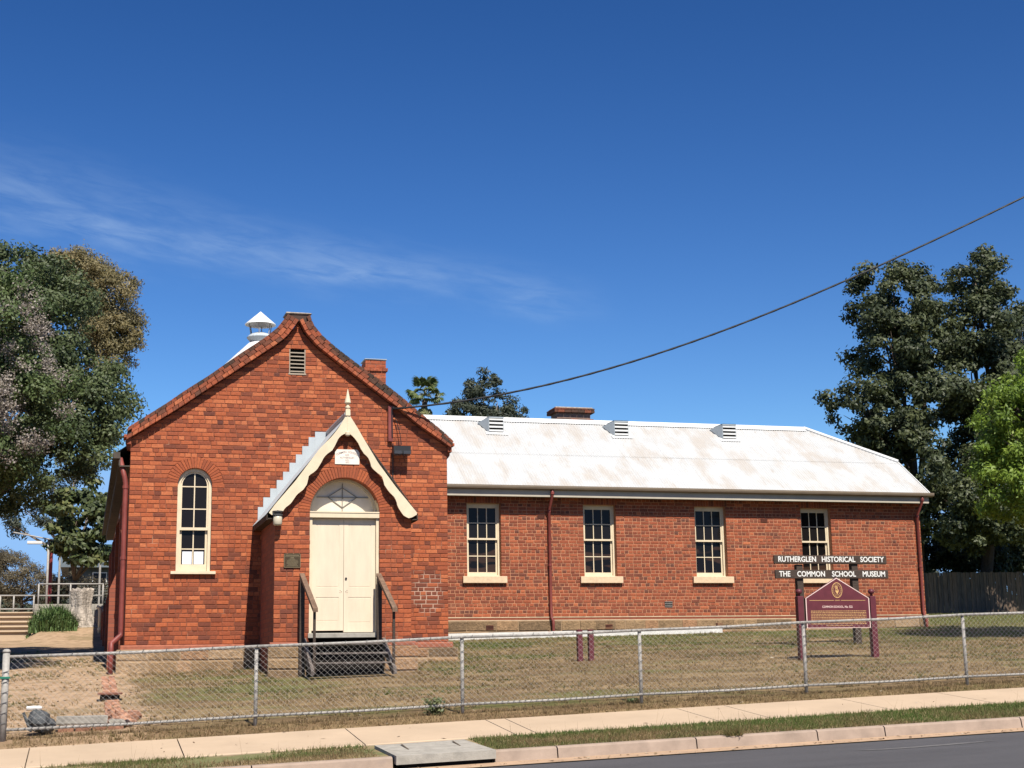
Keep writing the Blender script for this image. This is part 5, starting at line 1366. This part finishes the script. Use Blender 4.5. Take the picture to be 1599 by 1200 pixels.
tree("kurrajong_tree", "tall dark tree with a peaked top rising behind the bright lime tree", (38.0, 28.6, zground(38, 28.6)),
     [(37.5, 26.5, 18.3, 1.35, 1.8, 1.3), (38.4, 26.3, 17.2, .9, 1.5, .8), (36.9, 26, 16.2, 1.1, 1.9, 1.2), (36.6, 26, 13.8, 1.5, 2.4, 1.5), (37.9, 25.8, 14.6, .9, 1.6, .8), (37.6, 25.5, 11.3, 2.0, 3, 1.8), (36.4, 25.3, 9.0, 1.8, 3.2, 1.7), (39.3, 25.5, 12.0, 1.6, 2.2, 1.5), (39.4, 25.3, 9.0, 2.2, 3, 2), (36.6, 24.8, 7.4, 2.0, 3, 1.0)], KURR, BARK, 15, 210, .10, .32, spread=.47, group="dark trees behind the paling fence")
tree("bright_tree", "fresh lime green tree at the right edge in front of the dark trees", (23.4, .4, zground(23.4, .4)),
     [(21.3, 0, 6.9, 1.5, 1.6, 1.3), (20.2, 0, 7.55, .65, .8, .6), (20.1, 0, 5.7, .85, 1.0, .8), (22.7, .2, 7.7, 1.9, 2, 1.6), (22.2, 0, 5.4, 1.9, 2, .9), (19.9, -.1, 6.6, .6, .8, .5)], BRIGHT, BARK, 46, 210, .058, .16, spread=.30, aspect=.42, droop=.5)
p = at(1592, 540, 46)
tree("far_right_gum_tree", "hazy grey green gum showing beyond the dark trees at the right edge", (p[0] + 1, 46, zground(p[0] + 1, 46)),
     [(p[0] + .6, 46, p[2], 1.5, 1.6, 2.0), (p[0] + 2, 46, p[2] - 3, 2, 2, 2.5)], GUMG, BARKG, 18, 150, .14, .3, spread=.55, aspect=.3, droop=.4, group="gum trees beyond the hall")
tree("roof_line_gum_tree", "rounded grey green gum standing behind the wing's white roof", (19.5, 45.5, zground(19.5, 45.5)),
     [(19.3, 45, 16.35, .95, 1.2, .95), (18.3, 45, 15.3, .75, .9, .55), (20.1, 45, 15.5, .85, 1, .8), (21.35, 45, 15.1, .42, .6, .5), (19.2, 45, 15.0, 1.0, 1, .7), (20.5, 45, 14.8, .6, .6, .4), (17.5, 45, 14.9, .5, .5, .3)], GUMG, BARKG, 30, 90, .12, .2, spread=.34, aspect=.3, droop=.4, group="gum trees beyond the hall")
for (x, y_, h_, lb) in ((31.0, 27.3, 2.3, "small leafy bush rising behind the paling fence beside the wing"),):
    zb = zground(x, y_); tree("fence_bush", lb, (x, y_, zb), [(x, y_, zb + h_ * 1.1, .9, .7, h_ * .5), (x + .5, y_, zb + h_ * .7, .8, .6, h_ * .5)], DARKG, BARK, 34, 90, .08, .05, cat="bush", spread=.3)

tree("garden_hedge", "dense dark shrubbery filling the gap behind the paling fence", (36, 30.5, zground(36, 30.5)),
     [(30.5 + 2.2 * k, 30.5 + .6 * (k % 2), 6.0 + .5 * (k % 3), 1.9, 1.3, 1.9) for k in range(9)], KURR, BARK, 20, 170, .11, .06, spread=.45, cat="shrubbery")
def far_wood():
    lob = []
    for k in range(60):
        x = -75 + k * 3.6; y_ = 150 + 12 * math.sin(k * 1.7); h_ = 3.2 + 1.6 * math.sin(k * 2.3) + random.uniform(-.6, .9)
        lob.append((x, y_, zground(x, y_) + h_ * .6, 3.4, 3.0, h_))
    v, tn = leaves(lob, 5, 60, .5, spread=1.0)
    o = fast_mesh("far_wood", v, len(v) // 4, 4, tn, GUMG); setp(o, "far belt of grey green trees along the horizon", "woodland", kind='stuff')
far_wood()
# fan palm: trunk, dead skirt, single fronds
pt = thing("fan_palm", "tall fan palm with a dry skirt showing above the roof line", "palm tree", (21.75, 70, zground(21.75, 70)))
q = MB(); q.tube([(21.75, 70, zground(21.75, 70) - .2), (21.75, 70, 14), (21.75, 70, 20.4)], [.28, .2, .19], 10); q.build("trunk", BARK, pt, True)
def frond_mesh(ln, fan, dead):
    q = MB(); q.tube([(0, 0, 0), (ln * .5, 0, .08), (ln, 0, .03)], [.025, .018, .012], 5, .9)
    for k in range(17):
        a = -1.75 + 3.5 * k / 16; r_ = fan * (1 - .18 * abs(a) / 1.75) * random.uniform(.9, 1.08)
        dx, dy = math.cos(a), math.sin(a); px, py = -dy, dx; wd = .085
        b0 = (ln, 0, .03); m1 = (ln + dx * r_ * .6, dy * r_ * .6, .06 - .05 * abs(a)); e = (ln + dx * r_ * .95, dy * r_ * .95, -.16 - .10 * abs(a))
        t = random.uniform(.1, .75) if not dead else random.uniform(.75, 1)
        q.add([b0, (m1[0] + px * wd, m1[1] + py * wd, m1[2]), (m1[0] - px * wd, m1[1] - py * wd, m1[2]), e], [(0, 2, 1), (1, 2, 3)], t)
    me = q.mesh("frond"); me.materials.append(PALM); return me
fm = [frond_mesh(.95, .68, False), frond_mesh(.85, .62, False), frond_mesh(.55, .6, True)]
for k in range(42):
    o = bpy.data.objects.new("frond", fm[2] if k >= 28 else fm[k % 2]); COL.objects.link(o); o.parent = pt
    o.location = Vector((21.75, 70, 20.45 + (.35 if k < 28 else -.3))) - Vector(OFF[pt.name].tolist())
    up = random.uniform(-.45, 1.35) if k < 28 else random.uniform(-1.35, -.9)
    o.rotation_euler = (random.uniform(-.3, .3), -up, k * 2.399)

# paling fence: each paling its own board
pf = thing("paling_fence", "dark brown timber paling fence in the shade behind the lawn", "fence", (36, 26, 4))
pm_ = []
for k in range(5):
    q = MB(); q.box(-.052, .052, -.009, .009, -.15, 1.74, k / 4, .003); me = q.mesh("paling"); me.materials.append(PALING); pm_.append(me)
x = 30.0; k = 0
while x < 50:
    o = bpy.data.objects.new("paling", random.choice(pm_)); COL.objects.link(o); o.parent = pf
    o.location = np.array([x, 26 + .012 * (k % 2), zground(x, 26) + random.uniform(-.025, .02)]) - OFF[pf.name]; o.rotation_euler = (0, random.uniform(-.008, .008), 0)
    x += .112; k += 1
q = MB()
for dz in (.35, 1.35):
    for a in range(30, 50, 2): q.box(a, a + 2, 26.03, 26.08, zground(a, 26) + dz, zground(a, 26) + dz + .08)
q.build("fence_rail", PALING, pf)

# ------------------------------------------------------------------ far left: steps, railing, wall, stump, flax clump, lamp
cs = thing("garden_steps", "wide pale concrete steps at the end of the left driveway", "steps", (-3.3, 19, 2.9))
for k in range(5):
    q = MB(); z1 = 2.88 + (k + 1) * .155; q.box(-6.0, -2.32, 17.60 + k * .34, 19.4, 2.4 if k == 0 else z1 - .155, z1 - .045); q.build("riser", CONC, cs); q = MB(); q.box(-6.0, -2.30, 17.53 + k * .34, 17.93 + k * .34 if k < 4 else 19.4, z1 - .044, z1, .5, .01); q.build("step", CONC, cs)
bwl = thing("retaining_wall", "grey concrete block wall behind the green clump and stump", "wall", (-1.3, 18.6, 3.3))
for r_ in range(4):
    x = -2.25 - (r_ % 2) * .2
    while x < -.2:
        a, b = max(-2.25, x), min(-.2, x + .4)
        if b - a > .05: q = MB(); q.box(a + .003, b - .003, 18.5, 18.7, 3.08 + r_ * .2, 3.275 + r_ * .2, .5, .006); q.build("block", CONC2, bwl)
        x += .4
for (nm, lb, x0, x1, yy, z0, zs, px_) in (("pipe_railing", "high grey pipe railing on top of the block wall", -2.15, -.2, 18.6, 3.85, (4.50, 4.14), (-2.15, -1.2, -.22)),
                                          ("pipe_railing", "lower pipe railing running along the top of the steps", -6.0, -2.28, 19.3, 3.64, (4.18, 3.76), (-5.0, -4.0, -3.3, -2.9, -2.3))):
    t = thing(nm, lb, "railing", (x0, yy, z0), "pipe railings beyond the driveway")
    for x in px_: q = MB(); q.tube([(x, yy, z0 - .1), (x, yy, zs[0])], .025, 8); q.build("post", GALV, t, True)
    for z in zs: q = MB(); q.tube([(x0, yy, z), (x1, yy, z)], .025, 8); q.build("rail", GALV, t, True)
sm_ = thing("tree_stump", "pale weathered tree stump beside the green clump", "stump", (-.87, 17, 3.3))
q = MB(); zb = zground(-.87, 17) - .1; n = 40; prof = [(.50, zb), (.38, zb + .2), (.30, zb + .45), (.25, zb + .7), (.30, 4.2), (.26, 4.27), (.05, 4.15)]
q.lathe(prof, -.85, 17, n)
q.v = [(-.85 + (x + .85) * (1 + .20 * abs(math.sin(3.5 * math.atan2(y_ - 17, x + .85) + .6 * z)) + random.uniform(-.03, .03)), 17 + (y_ - 17) * (1 + .14 * math.cos(4 * math.atan2(y_ - 17, x + .85))), z + (random.uniform(-.06, .06) if z > 4.1 else 0)) for x, y_, z in q.v]
q.build("trunk_butt", STUMPM, sm_)
cl = thing("flax_clump", "green strap leaved clump at the foot of the block wall", "plant", (-1.6, 16.3, 3.0))
v = []; tn = []
for k in range(1500):
    bx_, by_ = RNG.uniform(-2.35, -.95), RNG.uniform(15.6, 17.4); a = RNG.uniform(0, 2 * math.pi); ln = RNG.uniform(.45, .95) * max(.3, 1.05 - 1.1 * ((bx_ + 1.65) / .75) ** 2 * .8 - .35 * max(0, 16.2 - by_)); lean = RNG.uniform(.1, .8)
    b = np.array([bx_, by_, zground(bx_, by_) - .03]); d = np.array([math.cos(a), math.sin(a), 0]); pz_ = np.array([-d[1], d[0], 0]) * .016
    m1 = b + np.array([0, 0, ln * .65]) + d * lean * ln * .4; e = b + np.array([0, 0, ln * (1 - lean * .5)]) + d * lean * ln
    v += [b - pz_, b + pz_, m1 + pz_, m1 - pz_]; tn.append(.7); v += [m1 - pz_, m1 + pz_, e + pz_ * .1, e - pz_ * .1]; tn.append(RNG.uniform(.3, 1))
fast_mesh("strap_leaves", np.array(v), len(v) // 4, 4, np.array(tn), leafmat("flax", [(0, (.04, .08, .025)), (.6, (.09, .16, .045)), (1, (.20, .26, .10))], .3), cl, OFF[cl.name])['kind'] = 'stuff'
ll = thing("yard_light", "slim pole light with a long flat fitting above the railing", "lamp post", (-2.03, 24, 3.7))
q = MB(); q.tube([(-2.03, 24, 3.6), (-2.04, 24, 6.30)], .04, 8); q.build("pole", GALV, ll, True)
q = MB(); q.tube([(-3.22, 24, 6.60), (-1.80, 24, 6.33)], .025, 6); q.build("arm", GALV, ll)
q = MB(); q.box(-2.75, -2.25, 23.9, 24.1, 6.20, 6.30, .5, .01); q.build("fitting", WHITEP, ll)
rp = thing("maroon_column", "maroon square column behind the yard light", "post", (-1.98, 26, 3.7))
q = MB(); q.box(-2.06, -1.92, 25.93, 26.07, 3.6, 6.2, .5, .006); q.build("shaft", mat("red_column", (.20, .03, .03), .5), rp); q = MB(); q.box(-2.1, -1.88, 25.9, 26.1, 6.2, 6.26); q.build("cap", MATS["red_column"], rp)
cn = thing("green_shelter", "dark green roofed walkway shelter beside the hall's left wall", "shelter", (-1, 28, 3.8))
q = MB(); q.box(-1.9, .5, 27.4, 29.6, 6.36, 6.5); q.build("roof", GREENP, cn)
for x in (-1.7, -.25, .4): q = MB(); q.tube([(x, 27.6, 3.6), (x, 27.6, 6.36)], .04, 8); q.build("post", GALV, cn)
hs_ = thing("far_house", "grey weatherboard house partly hidden by the broad leaved tree", "house", (0, 52, 4.6))
q = MB(); q.box(-1.6, 4, 50, 57, 4.3, 7.3); hwall = q.build("wall", GREYWOOD, hs_)
for k in range(20):
    q = MB(); z = 4.6 + k * .135; q.prism([(49.93, z), (49.985, z + .135), (49.998, z + .135), (49.998, z)], -1.6, 4, axis='x'); q.build("weatherboard", GREYWOOD, hwall)
q = MB(); q.prism([(49.4, 7.2), (53.5, 8.6), (57.5, 7.2)], -2.0, 4.4, axis='x'); q.build("roof", mat("slate_roof", (.10, .12, .13), .7), hs_)
wn = sub("window", hs_, (0, 50, 6.6)); q = MB(); q.box(-.42, .32, 49.88, 49.92, 6.35, 6.98); q.build("frame", WHITEP, wn)
for x in (-.36, -.02): q = MB(); q.box(x, x + .29, 49.86, 49.879, 6.42, 6.92); q.build("pane", BLUEGL, wn)
for (x, y_, lb) in ((-.32, 15.0, "cream bent vent pipe standing near the stump"),):
    t = thing("bent_pipe", lb, "pipe", (x, y_, 3.0)); q = MB(); q.tube([(x, y_, 2.8), (x, y_, 3.5), (x - .03, y_, 3.6), (x - .1, y_, 3.64)], .05, 8); q.build("pipe", CREAM, t, True)
    q = MB(); q.lathe([(.055, 2.95), (.062, 2.96), (.062, 3.02), (.055, 3.03)], x, y_, 8); q.build("collar", CREAM, t)

# overhead service cable
ca = thing("service_cable", "black overhead service cable sweeping from the gable to the upper right", "cable", (5.25, -.12, 7.0))
A, B = np.array([5.26, -.16]), np.array([32, -7.5]); pts = []
def zcab(t): return 7.01 + t * (1.6 + t * (22.03 - 13.93 * t))
for k in range(49):
    t = .6 * k / 48; xy = A + (B - A) * t; pts.append((xy[0], xy[1], zcab(t)))
q = MB(); q.tube(pts, .021, 6); o = q.build("cable_run", BLACK, ca, True)
q = MB()
for ph in (0, math.pi):
    hp = []
    for k in range(481):
        t = .6 * k / 480; xy = A + (B - A) * t; a = t * 200 + ph; hp.append((xy[0], xy[1] + .012 * math.cos(a), zcab(t) + .012 * math.sin(a)))
    q.tube(hp, .011, 4)
q.build("twisted_strand", BLACK, ca)

# ------------------------------------------------------------------ grass
def blades(n, xr, yr, fz, hgt, wid, tfun, keep=None):
    x = RNG.uniform(*xr, n); y_ = RNG.uniform(*yr, n)
    if keep is not None: k = keep(x, y_); x, y_ = x[k], y_[k]
    n = len(x)
    z = np.array([fz(a, b) for a, b in zip(x, y_)]) - .006
    a = RNG.uniform(0, 2 * math.pi, n); ln = hgt * RNG.uniform(.45, 1.35, n); w_ = wid * RNG.uniform(.6, 1.3, n)
    lean = RNG.uniform(.1, 1.0, n); d = np.stack([np.cos(a), np.sin(a)], 1)
    b2 = RNG.uniform(0, 2 * math.pi, n); s = np.stack([np.cos(b2), np.sin(b2)], 1)
    p0 = np.stack([x - s[:, 0] * w_, y_ - s[:, 1] * w_, z], 1); p1 = np.stack([x + s[:, 0] * w_, y_ + s[:, 1] * w_, z], 1)
    p2 = np.stack([x + d[:, 0] * ln * lean, y_ + d[:, 1] * ln * lean, z + ln * np.sqrt(np.maximum(.05, 1 - .7 * lean))], 1)
    return np.stack([p0, p1, p2], 1).reshape(-1, 3), tfun(x, y_)
def wave(x, y_): return .5 + .25 * np.sin(x * .9 + 1.3 * np.sin(y_ * .7)) + .25 * np.sin(y_ * 1.3 + 1.1 * np.sin(x * .6 + 2))
def t_lawn(x, y_):
    g = np.clip(.24 + 2.0 * (fbm(x * .6, y_, .8) - .5) + .030 * (y_ + 3) + .25 * (x > 8) * (y_ > 2), 0, .95); return np.clip(g + RNG.normal(size=len(x)) * .17, 0, 1)
def k_lawn(x, y_):
    inside = ((x > -.15) & (x < HALL_X1 + .15) & (y_ > -.15)) | ((x > PX0) & (x < PX1) & (y_ > -3.3)) | ((x > 6.4) & (x < 22) & (y_ > 6.7))
    bare = (x < .1) & (RNG.random(len(x)) > np.where(fbm(x, y_, 1.3) > .50, .75, .07))
    patch = fbm(x * .7 + 40, y_, 1.6) < .18 + RNG.random(len(x)) * .38
    return ~(inside | bare | patch)
def tufts(n, per, xr, yr, fz, hgt, wid, tfun, keep, rad):
    x = RNG.uniform(*xr, n); y_ = RNG.uniform(*yr, n); k = keep(x, y_); x, y_ = x[k], y_[k]; n = len(x)
    t = tfun(x, y_); z = np.array([fz(a, b) for a, b in zip(x, y_)]); sz = RNG.gamma(2.2, .45, n).clip(.25, 2.8)
    x = np.repeat(x, per); y_ = np.repeat(y_, per); z = np.repeat(z, per) - .006; sz = np.repeat(sz, per); t = np.clip(np.repeat(t, per) + RNG.normal(size=len(x)) * .10, 0, 1)
    a = RNG.uniform(0, 2 * math.pi, len(x)); r_ = rad * sz * RNG.random(len(x)); d = np.stack([np.cos(a), np.sin(a)], 1)
    x = x + d[:, 0] * r_; y_ = y_ + d[:, 1] * r_; ln = hgt * sz ** .7 * RNG.uniform(.5, 1.3, len(x)); lean = RNG.uniform(.15, 1.0, len(x)); w_ = wid * RNG.uniform(.6, 1.4, len(x))
    s = np.stack([-d[:, 1], d[:, 0]], 1)
    p0 = np.stack([x - s[:, 0] * w_, y_ - s[:, 1] * w_, z], 1); p1 = np.stack([x + s[:, 0] * w_, y_ + s[:, 1] * w_, z], 1)
    p2 = np.stack([x + d[:, 0] * ln * lean, y_ + d[:, 1] * ln * lean, z + ln * np.sqrt(np.maximum(.05, 1 - .7 * lean))], 1)
    return np.stack([p0, p1, p2], 1).reshape(-1, 3), t
v1, t1 = tufts(30000, 13, (-2.6, 22), (-9.85, 6.9), zbase, .045, .006, t_lawn, k_lawn, .05)
v2, t2 = blades(26000, (21.5, 40), (-2, 25.5), zground, .09, .012, lambda x, y_: np.clip(.62 + RNG.normal(size=len(x)) * .16, 0, 1))
vv = np.concatenate([v1, v2]); o = fast_mesh("lawn_grass", vv, len(vv) // 3, 3, np.concatenate([t1, t2]), STRAW); setp(o, "dry straw and green lawn grass in front of the school", "grass", kind='stuff')
def zverge(X, Y): return (zpath(X, -11.4) - .02) + (zkerb(X) - .012 - zpath(X, -11.4) + .02) * (Y + 11.43) / -1.15
def k_verge(x, y_): return ~((x > 2.6) & (x < 3.95)) & ((x > 3.9) | (wave(x * 3, y_ * 4) < .1 + RNG.random(len(x)) * .75))
def t_verge(x, y_): return np.clip(.50 + .42 * (y_ + 12.5) + 1.1 * (fbm(x, y_, 1.5) - .5) + .018 * (x - 5) + RNG.normal(size=len(x)) * .17 - .15 * (x < 2.6) , 0, 1)
v1, t1 = blades(60000, (-3, 14), (-12.56, -11.40), zverge, .062, .006, t_verge, k_verge)
v3, t3 = blades(220, (-2, 14), (-12.3, -11.5), zverge, .26, .0028, lambda x, y_: np.clip(.25 + RNG.normal(size=len(x)) * .15, 0, 1), k_verge); v1 = np.concatenate([v1, v3]); t1 = np.concatenate([t1, t3])
v2, t2 = blades(15000, (-1.6, 14), (-9.88, -9.3), zbase, .06, .006, lambda x, y_: np.clip(.2 + RNG.normal(size=len(x)) * .16, 0, 1))
vv = np.concatenate([v1, v2]); o = fast_mesh("verge_grass", vv, len(vv) // 3, 3, np.concatenate([t1, t2]), STRAW); setp(o, "green and straw grass strip between footpath and kerb", "grass", kind='stuff')
# dead leaves, bark and grit on the lawn, footpath and gutter
n = 5200; x = RNG.uniform(-2.5, 16, n); y_ = np.where(RNG.random(n) < .84, RNG.uniform(-9.85, 3, n), np.where(RNG.random(n) < .5, RNG.uniform(-11.6, -9.9, n), RNG.uniform(-13.05, -12.78, n)))
ok = ~(((x > -.2) & (x < 6.7) & (y_ > -.2)) | ((x > 2.5) & (x < 5.3) & (y_ > -3.4))) & ~((y_ < -9.9) & (y_ > -11.4) & (RNG.random(n) > .22)); x, y_ = x[ok], y_[ok]; n = len(x)
z = np.array([zbase(a, b) if b > -9.9 else (zpath(a, b) + .001 if b > -11.42 else (zroad(a) + .02 if b < -12.7 else zverge(a, b))) for a, b in zip(x, y_)]) + .006
p = np.stack([x, y_, z], 1); a = RNG.uniform(0, 6.28, n); tg = np.stack([np.cos(a), np.sin(a), RNG.normal(size=n) * .25], 1); bt = np.stack([-np.sin(a), np.cos(a), RNG.normal(size=n) * .25], 1); sz = RNG.gamma(2, .009, n).clip(.005, .05)[:, None]
q = np.stack([p - tg * sz, p + bt * sz * .45, p + tg * sz, p - bt * sz * .45], 1).reshape(-1, 3)
o = fast_mesh("leaf_litter", q, n, 4, RNG.random(n), leafmat("litter", [(0, (.10, .06, .035)), (.5, (.24, .16, .09)), (.8, (.40, .30, .19)), (1, (.58, .50, .40))], .2, .8)); setp(o, "dead leaves and grit scattered over lawn and footpath", "leaf litter", kind='stuff')
# weeds
def weed(label, x, y_, z, n, h_, rad, tl):
    t = thing("weed", label, "weed", (x, y_, z)); vs = []; ts = []
    for k in range(n):
        a = RNG.uniform(0, 2 * math.pi); rr_ = RNG.uniform(0, rad); hh = RNG.uniform(.1, 1) * h_
        c = np.array([x + rr_ * math.cos(a), y_ + rr_ * math.sin(a), z + hh]); nn = unit(RNG.normal(size=(1, 3)) + [[0, -.3, .6]])[0]; tg = unit(np.cross(nn, RNG.normal(size=3))[None])[0]; b = np.cross(nn, tg); s = RNG.uniform(.012, .035)
        vs += [c - tg * s, c + b * s * .5, c + tg * s, c - b * s * .5]; ts.append(RNG.uniform(*tl))
    fast_mesh("leaves", np.array(vs), len(vs) // 4, 4, np.array(ts), DARKG, t, (x, y_, z)); q = MB()
    for k in range(9): a = k * .7; q.tube([(x, y_, z - .02), (x + rad * .6 * math.cos(a), y_ + rad * .6 * math.sin(a), z + h_ * .8)], .004, 4)
    q.build("stem", DARKG, t)
weed("bushy green weed growing through the bottom rail left of a fence post", 3.97, -9.42, zfence(3.97), 420, .24, .17, (.4, 1))
weed("low leafy weed under the fence beside the right hand bottom rail", 6.95, -9.3, zfence(6.95), 120, .08, .12, (.3, .8))
for (x, lb) in ((7.02, "pale grass tuft hanging over the kerb joint"),):
    t = thing("kerb_tuft", lb, "weed", (x, -12.6, zkerb(x))); v, tn = blades(260, (x - .11, x + .11), (-12.72, -12.58), lambda a, b: zkerb(a), .13, .006, lambda a, b: np.clip(.55 + RNG.normal(size=len(a)) * .15, 0, 1))
    fast_mesh("blade_tuft", v, len(v) // 3, 3, tn, STRAW, t, OFF[t.name])
